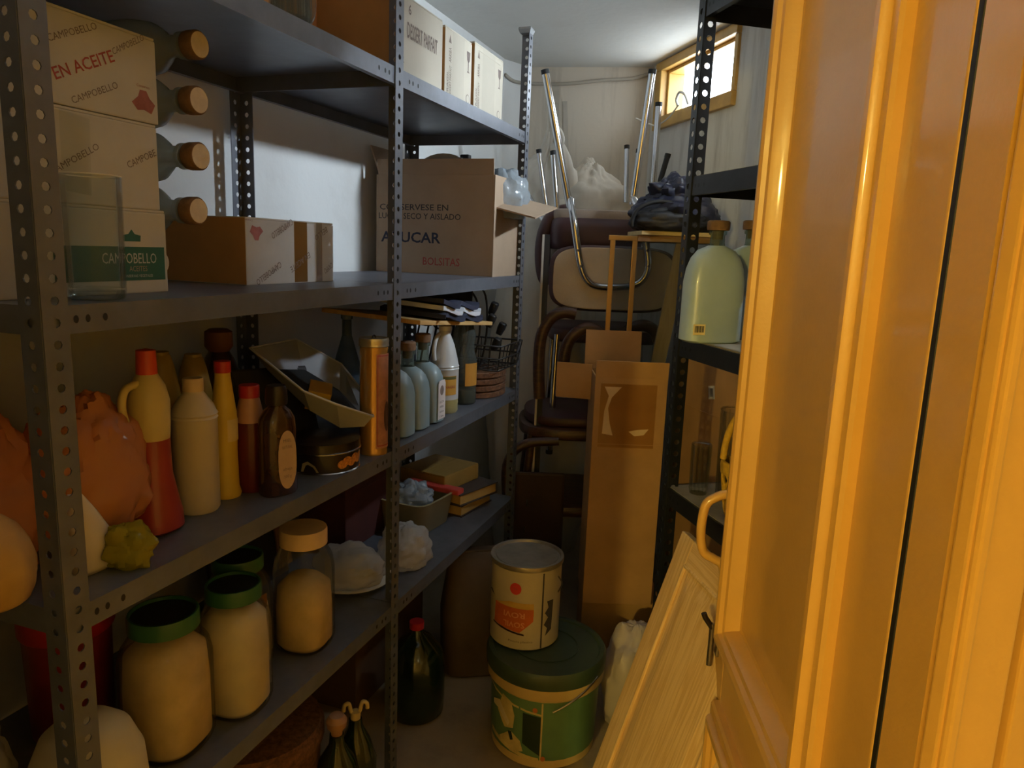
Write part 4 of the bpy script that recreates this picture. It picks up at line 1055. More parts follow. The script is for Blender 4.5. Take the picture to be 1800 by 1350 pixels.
# plastic tub with red grip, bag inside
M_tub = mat('olive_clear_plastic', (150, 140, 100), .35, var=.08, coat=.2)
t = thing('plastic_tub', 'square translucent tub with a red rim grip and a bag inside', 'tub', Lw(1.39, .20, Z4), TH_L - .12)
MB().loft([(0, .085, .075, 5), (.004, .09, .08, 5), (.10, .105, .095, 5), (.103, .109, .099, 5), (.103, .100, .090, 5), (.008, .084, .074, 5)], 40).build('body', M_tub, t, 50)
MB().box((.07, -.115, .094), (.11, .09, .112), RZ(.0), bev=.005).build('grip', mat('coral_plastic', (206, 74, 64), .45), t)
o = crumple(.07, .065, .06, 51, .3, 3.4).build('plastic_bag', M_clearbag, None, 40); o.location = Lw(1.365, .20, Z4 + .055)
tag(o, 'clear plastic bag inside the tub with the red grip', 'plastic bag')
# yellowish box and dark books beyond
t = carton('carton', 'low mustard-yellow box lying on dark books on the fourth shelf', Lw(1.60, .215, Z4 + .085), TH_L - .2, (.20, .19, .055), mat('mustard_card', (160, 128, 62), .7, var=.1), tape=False)
for k, (z_, c_, lb_) in enumerate(((0, (60, 44, 40), 'lower dark book under the mustard-yellow box'), (.043, (78, 66, 60), 'upper greyish book under the mustard-yellow box'))):
    t = thing('book', lb_, 'book', Lw(1.62, .20 - .02 * k, Z4 + z_), TH_L - .15 - .15 * k, 'books under the yellow box')
    MB().box((-.10, -.13, 0), (.10, .12, .004)).box((-.10, -.13, .036), (.10, .12, .040)).box((-.10, .112, .004), (.10, .12, .036)).build('cover', mat('book_cloth%d' % k, c_, .8), t)
    MB().box((-.095, -.125, .0045), (.095, .112, .0355)).build('pages', mat('book_pages', (196, 160, 90), .8), t)
t = thing('dark_box', 'dark red flat box at the back of the fourth shelf', 'box', Lw(1.22, .352, Z4), TH_L)
MB().box((-.13, -.08, 0), (.13, .08, .20), bev=.003).build('body', mat('dark_red_card', (74, 34, 30), .7, var=.15), t)
MB().box((-.132, -.082, .17), (.132, .082, .203), bev=.003).build('lid', mat('dark_red_lid', (66, 30, 28), .7, var=.15), t)
t = thing('dark_folder', 'dark upright folder behind the white bags on the fourth shelf', 'folder', Lw(.80, .36, Z4), TH_L)
MB().box((-.14, -.004, 0), (.14, .004, .30), RX(-.16), bev=.002).build('cover', mat('dark_card', (40, 36, 36), .7), t)
MB().box((.10, -.012, .02), (.15, -.006, .20), RX(-.16)).build('tab', mat('tan_card_tab', (130, 98, 66), .8), t)

# ------------------------------------------------------------------ things on the right rack
zb = ZR[2] + .002
TINT = mat('frosted_green_glass', (170, 192, 208), .34, var=.10, scale=4, coat=.3)
def wall_bottle(label, s_, d_, ysh, ytop):
    L0 = Rw(s_, d_, zb); hb = hpx(L0, ysh); hn = max(.03, hpx(L0, ytop) - .023 - hb)
    return frosted_bottle('bottle', label, L0, TH_R, .042, .074, hb, hn, 'frosted corked bottles on the black rack', .026, tint=TINT), hb
t, hb = wall_bottle('big frosted corked bottle with a barcode sticker on the black rack', .100, .033, 432, 388)
st = decal(t, 'sticker', rect(-.016, 0, .016, .026), mat('cream_sticker', (226, 210, 160), .6), (.0425, -.052, .022), (0, 1, 0), FZ)
for k in range(9):
    decal(st, 'bar', rect(-.012 + k * .0027, .006, -.0105 + k * .0027 + .0004 * (k % 3), .022), M_ink, (.0429, -.052, .022), (0, 1, 0), FZ)
wall_bottle('big frosted corked bottle half hidden by the door edge', .012, .183, 432, 388)

zc_ = ZR[3] + .002
t = carton('carton', 'large flat brown carton with a small white barcode label standing behind the black rack', Rw(-.08, .385, 0), TH_R, (1.06, .11, 1.19), M_card, tape=False)
q = on_v(1251, 690, Rw(0, .33), AZ_R); BX = (q - t.location).dot(AR); BZ = q.z
st = decal(t, 'barcode_label', rect(-.020, -.022, .020, .022), mat('white_sticker', (226, 220, 206), .6), (BX, -.055, BZ), (.97, 0, .2), (-.2, 0, .97))
for k in range(7):
    decal(st, 'bar', rect(-.010 + k * .003, -.014, -.0085 + k * .003 + .0005 * (k % 2), .014), M_ink, (BX, -.055, BZ), (.97, 0, .2), (-.2, 0, .97), .001)
decal(st, 'bar', rect(-.017, -.016, -.014, .016), M_ink, (BX, -.055, BZ), (.97, 0, .2), (-.2, 0, .97), .001)
MB().box((-.53, -.0562, BZ - .075), (.53, -.055, BZ - .0735)).build('crease', M_card, t)
carton('carton', 'unseen carton added on the upper black shelf to shade the grey rack', Rw(.412, .225, ZR[1] + .002), TH_R, (.70, .14, .355), M_card, tape=False)  # out of view, added to keep window light off the near shelves
# ribbed glass vases
M_rib = film('thin_clear_glass', (246, 248, 247), 1, .04, .25)
def vase(label, s_, d_, R0, ypx):
    L0 = Rw(s_, d_, zc_); h = hpx(L0, ypx)
    t = thing('glass_vase', label, 'vase', L0, TH_R, 'clear glass vases on the black rack')
    MB().lathe([(0, 0), (R0 * .86, 0), (R0 * .9, .004), (R0, h), (R0 - .003, h), (R0 * .82, .02), (0, .016)], 40).build('glass', M_rib, t, 40)
    for k in range(14):
        a = 2 * pi * k / 14
        MB().tube([(R0 * .90 * cos(a), R0 * .90 * sin(a), .01), (R0 * 1.0 * cos(a), R0 * 1.0 * sin(a), h * .97)], .0022, 5).build('rib', M_rib, t, 60)
    MB().lathe([(R0 - .003, h - .002), (R0 + .001, h), (R0, h + .003), (R0 - .003, h + .002)], 40, cap0=False, cap1=False).build('rim', M_rib, t, 60)
    return t
vase('tall clear ribbed glass vase behind the yellow basket', .125, .125, .048, 722)
vase('short clear glass vase in front of the taller ribbed one', .068, .058, .026, 782)
# yellow lattice basket with hoop handle
M_ywick = mat('yellow_wicker', (206, 160, 40), .6, var=.2, scale=60, bump=.4, bscale=100)
L0 = Rw(.240, .085, zc_); 
t = thing('lattice_basket', 'yellow lattice basket with braided hoop handle on the black rack', 'basket', L0, TH_R)
hbk = .135; r0, r1 = .044, .058
MB().lathe([(0, 0), (r0, 0), (r0, .012), (0, .012)], 28).build('base', M_ywick, t, 40)
MB().lathe([(r1 - .004, hbk - .03), (r1 + .003, hbk - .03), (r1 + .005, hbk - .012), (r1 + .003, hbk), (r1 - .005, hbk)], 32, cap0=False, cap1=False).build('rim', M_ywick, t, 50)
for sgn in (1, -1):
    for k in range(14):
        pts = []
        for j in range(9):
            f_ = j / 8; a = 2 * pi * k / 14 + sgn * f_ * 1.1; r = r0 + (r1 - r0) * f_
            pts.append((r * cos(a), r * sin(a), .008 + (hbk - .03) * f_))
        MB().tube(pts, .0032, 5).build('cane', M_ywick, t, 60)
hp_ = [( (r1) * cos(a) * .98, 0, hbk + .13 * sin(a)) for a in [pi * j / 18 for j in range(19)]]
MB().tube(hp_, .0085, 8, RZ(pi / 2 * .6)).build('handle', M_ywick, t, 60)
MB().lathe([(0, .014), (r0 - .004, .014), (r1 - .008, hbk - .02), (0, hbk - .022)], 24).build('lining', mat('dark_lining', (48, 40, 22), .9), t, 40)
crumple(.036, .036, .03, 61, .2, 3.0).build('paper_filling', mat('pale_paper', (214, 204, 170), .7), t, 50).location = (0, 0, hbk - .024)

# ------------------------------------------------------------------ pine cupboard door leaning on the rack
TL_ = on_v(1206, 934, Rw(0, -.030), AZ_R); BL_ = at_z(1027, 1404, 0.002)
ez_ = (TL_ - BL_); LEN = ez_.length; ez_.normalize()
ex_ = AR - ez_ * AR.dot(ez_); ex_.normalize(); ey_ = ez_.cross(ex_)
M_pine = wood('varnished_pine', (212, 172, 116), (232, 198, 146), (58, 58, 2.6), .35)
M_pineh = wood('varnished_pine_rail', (212, 172, 116), (232, 198, 146), (2.6, 58, 58), .35)
pd = thing('cupboard_door', 'varnished pine cupboard door leaning against the black rack', 'cupboard door', BL_, 0)
pd.matrix_world = Matrix.Translation(BL_) @ Matrix((ex_, ey_, ez_)).transposed().to_4x4()
PW, SW = .42, .062
y0_, y1_ = -.011, .011
for a, b in ((0, SW), (PW - SW, PW)):
    MB().box((a, y0_, 0), (b, y1_, LEN), bev=.003).build('stile', M_pine, pd)
for a, b in ((0, SW), (LEN - SW * 1.05, LEN)):
    MB().box((SW, y0_, a), (PW - SW, y1_, b), bev=.003).build('rail', M_pineh, pd)
x0, x1, z0, z1 = SW, PW - SW, SW, LEN - SW * 1.05
MB().box((x0, -.006, z0), (x1, .006, z1)).build('panel_field', M_pine, pd)
for sg in (1, -1):
    i_ = .045
    vv = [(x0 + .012, sg * .0055, z0 + .012), (x1 - .012, sg * .0055, z0 + .012), (x1 - .012, sg * .0055, z1 - .012), (x0 + .012, sg * .0055, z1 - .012),
          (x0 + i_, sg * .0115, z0 + i_), (x1 - i_, sg * .0115, z0 + i_), (x1 - i_, sg * .0115, z1 - i_), (x0 + i_, sg * .0115, z1 - i_)]
    MB().add(vv, [(0, 1, 5, 4), (1, 2, 6, 5), (2, 3, 7, 6), (3, 0, 4, 7), (4, 5, 6, 7)]).build('raised_panel', M_pine, pd)
    for (xa, za, xb, zb2) in ((x0, z0, x0, z1), (x1, z0, x1, z1), (x0, z0, x1, z0), (x0, z1, x1, z1)):
        MB().tube([(xa, sg * .0085, za), (xb, sg * .0085, zb2)], .0055, 8).build('bead', M_pine, pd, 60)

# ------------------------------------------------------------------ bucket and paint tin
BH = .298
bc = at_z(961, 1130, BH); Rb = wid(bc, 210) / 2
bk = thing('paint_bucket', 'large cream and green plastic paint bucket with dark green lid on the floor', 'bucket', Vector((bc.x, bc.y, 0)), 0)
fa = atan2(-bc.y, -bc.x)                            # angle facing the viewpoint side
Rt = Rb * .975; Rl = Rb * .87
M_bcream = mat('cream_bucket_plastic', (206, 178, 120), .45, var=.06)
M_bgreen = mat('green_bucket_print', (96, 130, 92), .45, var=.10)
M_bdark = mat('dark_green_lid', (58, 74, 56), .45, var=.12)
MB().lathe([(0, 0), (Rl - .006, 0), (Rl, .006), (Rt - .012, BH - .085), (Rt - .004, BH - .080), (Rt, BH - .075), (Rt, BH - .02), (0, BH - .02)], 48).build('body', M_bcream, bk, 40)
ld = MB().lathe([(Rt + .003, BH - .045), (Rb, BH - .040), (Rb, BH - .010), (Rb - .006, BH), (Rb - .018, BH), (Rb - .022, BH - .006), (0, BH - .006)], 48, cap0=False).build('lid', M_bdark, bk, 40)
MB().lathe([(Rb * .52, BH - .0058), (Rb * .52, BH - .003), (Rb * .54, BH - .003), (Rb * .54, BH - .0058)], 40, cap0=False, cap1=False).build('lid_ring', M_bdark, ld)
def cone_band(zlo, zhi, a0, a1, mt, nm, lift=.001, seg=26):
    rr = lambda z: Rl + (Rt - .012 - Rl) * (z / (BH - .085)) + lift
    vv, ff = [], []
    for i in range(seg + 1):
        a = a0 + (a1 - a0) * i / seg
        for z in (zlo, zhi): vv.append((rr(z) * cos(a), rr(z) * sin(a), z))
        if i: k = 2 * i; ff.append((k - 2, k, k + 1, k - 1))
    return MB().add(vv, ff).build(nm, mt, bk, 60)
cone_band(.030, BH - .088, fa - 2.8, fa + 2.8, M_bgreen, 'green_wrap')
M_pdark = mat('dark_green_print', (30, 48, 34), .5); M_ppale = mat('pale_yellow_print', (206, 184, 120), .5, var=.15, scale=30)
def cone_patch(poly, mt, nm, lift=.002):
    """polygon given as (angle offset from the facing side, z) laid on the cone"""
    rr = lambda z: Rl + (Rt - .012 - Rl) * (z / (BH - .085)) + lift
    ob = MB().add([(a, 0, z) for a, z in poly], [tuple(range(len(poly)))]).build(nm, mt, bk)
    bm = bmesh.new(); bm.from_mesh(ob.data); bmesh.ops.triangulate(bm, faces=bm.faces)
    bmesh.ops.subdivide_edges(bm, edges=bm.edges[:], cuts=4, use_grid_fill=True); bm.to_mesh(ob.data); bm.free()
    for v in ob.data.vertices:
        a, z = fa + v.co.x, v.co.z
        v.co = (rr(z) * cos(a), rr(z) * sin(a), z)
    return ob
cone_patch([(-.36, .075), (-.03, .045), (-.03, .165), (-.36, .17)], M_pdark, 'dark_panel')
cone_patch([(-1.3, .195), (-.03, .168), (-.03, .174), (-1.3, .202)], M_ppale, 'stripe')
cone_patch([(-.03, .03), (0, .03), (0, BH - .09), (-.03, BH - .09)], M_ppale, 'seam')
cone_patch([(-.95, .14), (-.80, .20), (-.60, .19), (-.52, .15), (-.55, .11), (-.75, .10)], M_ppale, 'printed_fruit', .003)
cone_patch([(-1.1, .16), (-.88, .175), (-.62, .125), (-.66, .11), (-.9, .145), (-1.1, .145)], mat('cream_fruit_print', (222, 206, 160), .5), 'printed_banana', .004)
cone_patch([(-.9, .06), (-.6, .10), (-.4, .08), (-.34, .05), (-.6, .035)], M_ppale, 'printed_fruit', .003)
cone_patch([(-.66, .095), (-.58, .10), (-.54, .075), (-.6, .07)], M_pdark, 'printed_eye', .004)
cone_patch([(-1.2, .05), (-.4, .032), (-.05, .03), (-.05, .038), (-.4, .044), (-1.2, .065)], M_ppale, 'printed_swirl', .003)
for (a0, z_) in ((-.14, BH - .112), (.03, .038)):
    cone_patch([(a0 + .045 * cos(2 * pi * k / 10), z_ + .008 * sin(2 * pi * k / 10)) for k in range(10)], mat('orange_dot_print', (186, 104, 56), .5), 'dot', .004)
rh = Rt + .004
pts = [(rh * cos(fa + x), rh * sin(fa + x), BH - .085 - .06 * (1 - ((x - .35) / 1.0) ** 2) * (1 if abs(x - .35) < 1 else 0)) for x in [.1 + .1 * j for j in range(11)]]
pts = [(rh * cos(fa + .15 + .12 * j), rh * sin(fa + .15 + .12 * j), BH - .105 + .010 * j) for j in range(8)]
MB().tube(pts, .003, 6).build('bail', M_steel, bk, 60)
# paint tin on the lid
tc0 = at_z(921, 1112, BH); hT = ztop(tc0, 972) - BH; RT = wid((tc0.x, tc0.y, BH + hT), 128) / 2
pt = thing('paint_tin', 'white paint tin with orange label and metal lid on top of the bucket', 'paint tin', Vector((tc0.x, tc0.y, BH)), 0)
M_tinw = mat('cream_tin_paint', (200, 188, 160), .4, .1, var=.07, coat=.15)
MB().lathe([(0, 0), (RT * .93, 0), (RT * .96, .004), (RT * .955, .012), (RT * .965, hT - .012), (0, hT - .012)], 44).build('body', M_tinw, pt, 40)
MB().lathe([(RT * .965, hT - .016), (RT, hT - .014), (RT * 1.01, hT - .006), (RT, hT), (RT * .93, hT), (RT * .90, hT - .006), (RT * .86, hT - .007), (RT * .84, hT - .004), (0, hT - .004)], 44, cap0=False).build('lid', mat('dull_tin_lid', (172, 164, 148), .38, .7, var=.18, scale=14), pt, 40)
fa2 = atan2(-tc0.y, -tc0.x); RTb = RT * .96
def tin_patch(nm, poly, mt, a, lift=.0015):
    n = 10; o = MB()
    o.add([(x, 0, z) for x, z in poly], [tuple(range(len(poly)))])
    ob = o.build(nm, mt, pt); bm = bmesh.new(); bm.from_mesh(ob.data)
    bmesh.ops.triangulate(bm, faces=bm.faces); bmesh.ops.subdivide_edges(bm, edges=bm.edges[:], cuts=5, use_grid_fill=True); bm.to_mesh(ob.data); bm.free()
    bend_text(ob, RTb, a, lift); return ob
M_tor = mat('orange_tin_print', (196, 96, 40), .5, var=.12); M_tyel = mat('yellow_tin_print', (206, 166, 80), .5, var=.12); M_tgr = mat('dark_grey_tin_print', (70, 66, 70), .5, var=.1)
tin_patch('yellow_print', [(-.075, hT * .40), (.052, hT * .42), (.050, hT * .57), (-.02, hT * .58), (-.07, hT * .52)], M_tyel, fa2 - .25, .0012)
tin_patch('orange_print', [(-.075, hT * .27), (.012, hT * .22), (.050, hT * .36), (.050, hT * .50), (-.072, hT * .52)], M_tor, fa2 - .25, .0018)
tin_patch('dark_stripe', [(-.08, hT * .25), (.025, hT * .185), (.025, hT * .205), (-.08, hT * .27)], mat('dark_maroon_print', (60, 26, 24), .5), fa2 - .25, .0022)
tin_patch('grey_print', [(.0, hT * .16), (.022, hT * .22), (.026, hT * .58), (.002, hT * .58), (.008, hT * .50), (-.004, hT * .44), (.008, hT * .38), (-.006, hT * .30), (.006, hT * .25)], M_tgr, fa2 + .62)
tin_patch('grey_print', [(-.02, hT * .60), (.02, hT * .57), (.0, hT * .62)], M_tgr, fa2 - 1.2)
o = MB().add([(x, 0, z) for x, z in ell(.0165, .0175, 24, 0, hT * .74)], [tuple(range(24))]).build('red_sticker', mat('red_sticker', (206, 60, 50), .5), pt); bend_text(o, RTb, fa2 - .28, .002)
o = text(pt, 'Mate', .005, (0, 0, hT * .735), FX, FZ, M_inkmaroon, width=.012, align='CENTER'); bend_text(o, RTb, fa2 - .28, .0032)
for s_, z_ in (('ROVI', .46), ('SOVIL', .345)):
    o = text(pt, s_, .016, (0, 0, hT * z_), (-1, 0, 0), (0, 0, -1), mat('peach_print', (222, 150, 100), .5), width=.062, align='CENTER', bold=.02); bend_text(o, RTb, fa2 - .30, .0035)
o = text(pt, 'Pintura plastica', .006, (0, 0, hT * .10), FX, FZ, M_inkgrey, width=.07, align='CENTER'); bend_text(o, RTb, fa2 - .1, .002)
MB().box((RTb, -.002, hT * .02), (RTb + .0015, .002, hT * .92), RZ(fa2 + .5)).build('seam', M_tgr, pt)
MB().tube(smooth_path([(RTb * cos(fa2 + 1.1), RTb * sin(fa2 + 1.1), hT * .82), ((RTb + .012) * cos(fa2 + 1.12), (RTb + .012) * sin(fa2 + 1.12), hT * .74), (RTb * cos(fa2 + 1.14), RTb * sin(fa2 + 1.14), hT * .62)], 5), .0022, 6).build('handle_ear', M_steel, pt, 60)

# ------------------------------------------------------------------ tall carton, what stands in it and under it
BY = 2.30
bl, br = at_y(1040, 1062, BY), at_y(1143, 1062, BY)
zb_ = (bl.z + br.z) / 2
t = carton('carton', 'small carton on the floor under the tall brown box', Vector((.405, BY + .11, 0)), -.02, (.27, .18, zb_ - .002), mat('kraft_cardboard', (176, 134, 80), .85, var=.1, bump=.05), tape=False)
text(t, 'L L', .028, (.060, -.09, .10), FX, FZ, M_dkbrown, bold=.02)
text(t, 'FRAGIL', .014, (.050, -.09, .16), FX, FZ, M_dkbrown, width=.07)
xl, xr = at_y(1036, 860, BY).x, at_y(1160, 860, BY).x
ht_ = ztop(((xl + xr) / 2, BY, 0), 665) - zb_
tb = carton('carton', 'tall narrow open brown carton standing on a smaller carton', Vector(((xl + xr) / 2, BY + .10, zb_)), -.01, (xr - xl, .20, ht_), M_card, open_top=True)
W_ = xr - xl
MB().box((-W_ / 2, -.0025, 0), (W_ / 2, .0025, .055), T(0, -.098, ht_ - .001) @ RX(.10)).build('flap', M_card, tb)
MB().box((-W_ / 2 - .02, -.0025, 0), (W_ / 2 - .06, .0025, .13), T(0, .098, ht_ - .001) @ RX(-.08)).build('flap', M_card, tb)
MB().box((-.12, -.0025, 0), (0, .0025, .12), T(-W_ / 2, .03, ht_ - .10) @ RZ(-.25)).build('flap', M_card, tb)
MB().box((-W_ / 2, -.1012, ht_ - .22), (W_ / 2, -.1002, ht_ - .218)).build('crease', M_card, tb)
MB().box((-W_ / 2, -.1012, ht_ - .24), (W_ / 2, -.1002, ht_ - .238)).build('crease', M_card, tb)
M_shiny = film('shiny_tape', (240, 228, 206), .92, .1, .5, diffuse=(200, 160, 100))
decal(tb, 'clear_tape', rect(-W_ * .42, ht_ - .23, W_ * .36, ht_ - .02), M_shiny, (0, -.1004, 0), FX, FZ)
for poly in ([(-.085, ht_ - .03), (-.03, ht_ - .03), (-.06, ht_ - .065), (-.07, ht_ - .10), (-.062, ht_ - .15), (-.05, ht_ - .19), (-.085, ht_ - .185), (-.082, ht_ - .11), (-.07, ht_ - .06)],
             [(.0, ht_ - .175), (.03, ht_ - .168), (.065, ht_ - .165), (.05, ht_ - .185), (.02, ht_ - .19)]):
    decal(tb, 'torn_white_paper', poly, mat('torn_paper', (206, 176, 136), .6), (0, -.1008, 0), FX, FZ)
# gold framed pane
M_gold = mat('gold_anodised_bar', (176, 140, 84), .3, .8, var=.08)
gy = BY + .232
gl0, gr0 = at_y(1064, 640, gy), at_y(1160, 640, gy); gt = at_y(1064, 413, gy)
t = thing('framed_pane', 'gold-framed glass pane standing in the tall brown carton', 'framed pane', Vector((gl0.x, gy, 0)), .0)
Hg = gt.z; Wg = gr0.x - gl0.x + .16
bar = .0085
for x, nm in ((0, 'frame_bar'), (.075, 'mullion'), (Wg, 'frame_bar')):
    MB().box((x - bar, -.006, 0), (x + bar, .006, Hg), bev=.002).build(nm, M_gold, t)
for z in (.01, Hg - .008):
    MB().box((-bar - .006, -.007, z - bar), (Wg + bar, .007, z + bar), bev=.002).build('frame_bar', M_gold, t)
MB().box((bar, -.0015, .02), (Wg - bar, .0015, Hg - .016)).build('pane', film('smoky_glass', (226, 229, 230), .95, .05, .12, diffuse=(120, 124, 128)), t)
# pale plank
p0, p1 = at_y(1160, 632, BY + .26), at_y(1206, 418, BY + .26)
t = thing('wooden_plank', 'pale narrow plank leaning beside the gold frame', 'plank', Vector((p0.x - .01, BY + .262, 0)), 0)
dx_ = (p1.x - p0.x) / (p1.z - p0.z)
zp = p1.z; x_at = lambda z: dx_ * (z - p0.z)
MB().prism([(x_at(0) - .02, 0), (x_at(0) + .03, 0), (x_at(zp) + .03, zp), (x_at(zp) - .02, zp)], -.008, .008).build('plank', wood('pale_pine', (170, 140, 100), (190, 162, 122), (26, 26, 2)), t)

# ------------------------------------------------------------------ the heap of chairs
M_maroon = mat('maroon_vinyl', (66, 38, 40), .5, var=.12, bump=.1)
M_beige = mat('beige_fabric', (206, 190, 168), .85, var=.06, bump=.15, bscale=200)
M_seatgrey = mat('greyish_fabric', (152, 138, 126), .9, var=.06, bump=.15, bscale=200)
M_dkwood = wood('dark_bentwood', (58, 36, 26), (82, 54, 38), (4, 30, 30), .4)
def leg(parent, a, b, r=.0125, cap=True, name='leg', mt=None):
    """a = tip; coordinates local to the parent"""
    a = Vector(a); b = Vector(b)
    o = MB().tube([b, a], r, 12).build(name, mt or M_chrome, parent, 60)
    if cap:
        d = (a - b).normalized()
        MB().tube([a - d * .012, a + d * .004], r * 1.12, 12).build('rubber_tip', M_rubber, o, 60)
    return o
def slab(w, d, h, n=5, sag=.0):
    return MB().loft([(0, w * .94, d * .94, n), (h * .12, w * .985, d * .985, n), (h * .3, w, d, n), (h * .7, w, d, n), (h * .9, w * .98, d * .98, n), (h, w * .93, d * .93, n)], 44)
# upright chair, back to the camera
cY = 2.78
cc = at_y(1076, 490, cY)
ch = thing('chair', 'chrome chair with beige back cushion turned to the camera', 'chair', Vector((cc.x, cY, .62)), 0)
bt, bb = at_y(1076, 432, cY).z - .62, at_y(1076, 548, cY).z - .62
hw = wid((cc.x, cY, cc.z), 222) / 2; hh = (bt - bb) / 2; zm = (bt + bb) / 2
bk_ = MB().loft([(-.030, hw * .93, hh * .92, 4.2), (-.026, hw * .97, hh * .97, 4.2), (-.012, hw, hh, 4.2), (.018, hw, hh, 4.2), (.030, hw * .95, hh * .94, 4.2)], 56, T(0, 0, zm) @ RX(pi / 2) ).build('backrest', M_maroon, ch, 40)
MB().loft([(.0302, hw * .94, hh * .93, 4.2), (.0330, hw * .92, hh * .91, 4.2), (.034, hw * .7, hh * .7, 4)], 56, T(0, 0, zm) @ RX(pi / 2)).build('back_panel', M_beige, bk_, 40)
up_ = []
for x, y, dy in ((1005, 352, -.005), (1004, 358, -.03), (1009, 390, -.06), (1016, 440, -.06), (1021, 468, -.06), (1031, 491, -.055), (1048, 503, -.05), (1080, 505, -.05), (1112, 502, -.05), (1131, 490, -.055), (1139, 468, -.06), (1137, 440, -.06), (1130, 400, -.06), (1118, 358, -.03), (1113, 350, .02)):
    q = at_y(x, y, cY + dy); up_.append(q - Vector((cc.x, cY, .62)))
fr_ = MB().tube(smooth_path(up_, 5), .0135, 12).build('frame_tube', M_chrome, ch, 60)
for k in (3, 4, 10, 11):
    p_ = up_[k]; MB().lathe([(0, 0), (.005, 0), (.005, .004), (0, .006)], 10, T(p_.x, p_.y - .0125, p_.z) @ RX(pi / 2)).build('rivet', M_steel, fr_, 40)
slab(hw * .95, .20, .055).build('seat', M_maroon, ch, 40).location = (0, .24, bb - .13)
for x_ in (-hw * .85, hw * .85):
    leg(ch, (x_, .06, .0), (x_ * .95, .06, bb - .10)); leg(ch, (x_, .40, .0), (x_ * .95, .40, bb - .10))
# inverted chair with maroon seat, legs in the air
iY = 3.02
s0 = at_y(1045, 395, iY)
ic = thing('chair', 'upside-down maroon upholstered chair with long chrome legs in the air', 'chair', Vector((s0.x, iY, .95)), 0)
O_ = Vector((s0.x, iY, .95))
zt1 = at_y(1045, 384, iY - .16).z - .95; zt0 = at_y(1045, 440, iY - .16).z - .95
hw2 = wid(s0, 150) / 2
slab(hw2 * 1.06, .19, zt1 - zt0, 5).build('seat', M_maroon, ic, 40).location = (0, .02, zt0)
slab(hw2 * 1.02, .18, .05, 5).build('seat_pad', M_seatgrey, ic, 40).location = (0, .03, zt1 - .015)
for tip, base, yt, yb in (((958, 124), (1003, 372), iY - .18, iY - .12), ((1147, 124), (1112, 360), iY - .14, iY - .10), ((1158, 182), (1148, 330), iY + .16, iY + .14)):
    leg(ic, at_y(*tip, yt) - O_, at_y(*base, yb) - O_, .0135)
bz0 = at_y(960, 470, iY).z - .95
crv = [at_y(x, y, iY - .06) - O_ for x, y in ((1000, 372), (975, 380), (960, 405), (954, 440), (956, 475), (964, 500))]
MB().tube(smooth_path(crv, 5), [.02] + [.032] * 22 + [.03] * 2 + [.02], 12, flat=1.0).build('backrest', M_maroon, ic, 60)
# second inverted chair behind
jY = 3.18
s1_ = at_y(1040, 380, jY)
jc = thing('chair', 'upside-down chair with four short slender chrome legs behind the maroon one', 'chair', Vector((s1_.x, jY, 1.0)), 0)
O_ = Vector((s1_.x, jY, 1.0))
for tip, base, yt, yb in (((947, 264), (962, 376), jY + .05, jY + .05), ((972, 267), (986, 452), jY - .22, jY - .25), ((1102, 257), (1100, 356), jY + .05, jY + .02), ((1123, 264), (1112, 352), jY - .05, jY - .08)):
    leg(jc, at_y(*tip, yt) - O_, at_y(*base, yb) - O_, .0105)
slab(.20, .17, .045).build('seat', M_maroon, jc, 40).location = (0, .02, at_y(1040, 400, jY).z - 1.0)
leg(jc, at_y(1174, 272, jY - .1) - O_, at_y(1160, 320, jY - .1) - O_, .011, mt=M_rubber, name='arm_tube')
MB().tube([at_y(930, 345, jY) - O_, at_y(962, 400, jY - .1) - O_, at_y(990, 430, jY - .15) - O_], .010, 8).build('stretcher', M_chrome, jc, 60)
# bentwood chairs below
kY = 2.72
for k, (zc0, lab_, dx_) in enumerate(((.30, 'dark bentwood chair with curved arms, upper of the pair under the heap', .0), (.0, 'dark bentwood chair at the bottom of the heap', -.03))):
    s2_ = at_y(1030, 700, kY)
    bw = thing('bentwood_chair', lab_, 'chair', Vector((s2_.x - .02 + dx_, kY + .02, zc0)), 0, 'dark bentwood chairs')
    slab(.23, .22, .045, 3.2).build('seat', M_dkwood, bw, 40).location = (0, .12, .42)
    for x_ in (-.2, .2):
        leg(bw, (x_ * 1.05, -.06, 0), (x_ * .9, -.04, .44), .016, False, mt=M_dkwood); leg(bw, (x_ * 1.05, .34, 0), (x_ * .9, .30, .44), .016, False, mt=M_dkwood)
    if k == 0:
        O2 = bw.location.copy()
        for pts_ in (((948, 700), (947, 640), (952, 590), (968, 560), (990, 549), (1012, 552)), ((988, 660), (996, 610), (1012, 586), (1034, 576), (1056, 586), (1064, 610)), ((1080, 640), (1088, 598), (1106, 579), (1132, 572), (1152, 584), (1160, 610))):
            P_ = [at_y(x, y, kY - .02) - O2 for x, y in pts_]
            MB().tube(smooth_path(P_, 6), .022, 12, flat=.8).build('arm', M_dkwood, bw, 60)
        slab(.21, .20, .04, 3).build('cushion', M_maroon, bw, 40).location = (0, .12, .466)
    else:
        P_ = [(-.23, -.09, .44), (-.24, -.10, .62), (-.18, -.09, .70), (-.05, -.09, .72)]
        MB().tube(smooth_path(P_, 6), .018, 10).build('back_hoop', M_dkwood, bw, 60)
        MB().box((-.235, -.115, .08), (-.02, -.095, .60), bev=.01).build('leather_back', mat('dark_brown_leather', (52, 30, 22), .6, var=.25, scale=7, bump=.3), bw)
        for x_, z_ in ((-.16, .47), (-.165, .36)):
            MB().box((x_ - .003, -.118, z_), (x_ + .003, -.1145, z_ + .028)).build('staple', M_chrome, bw)
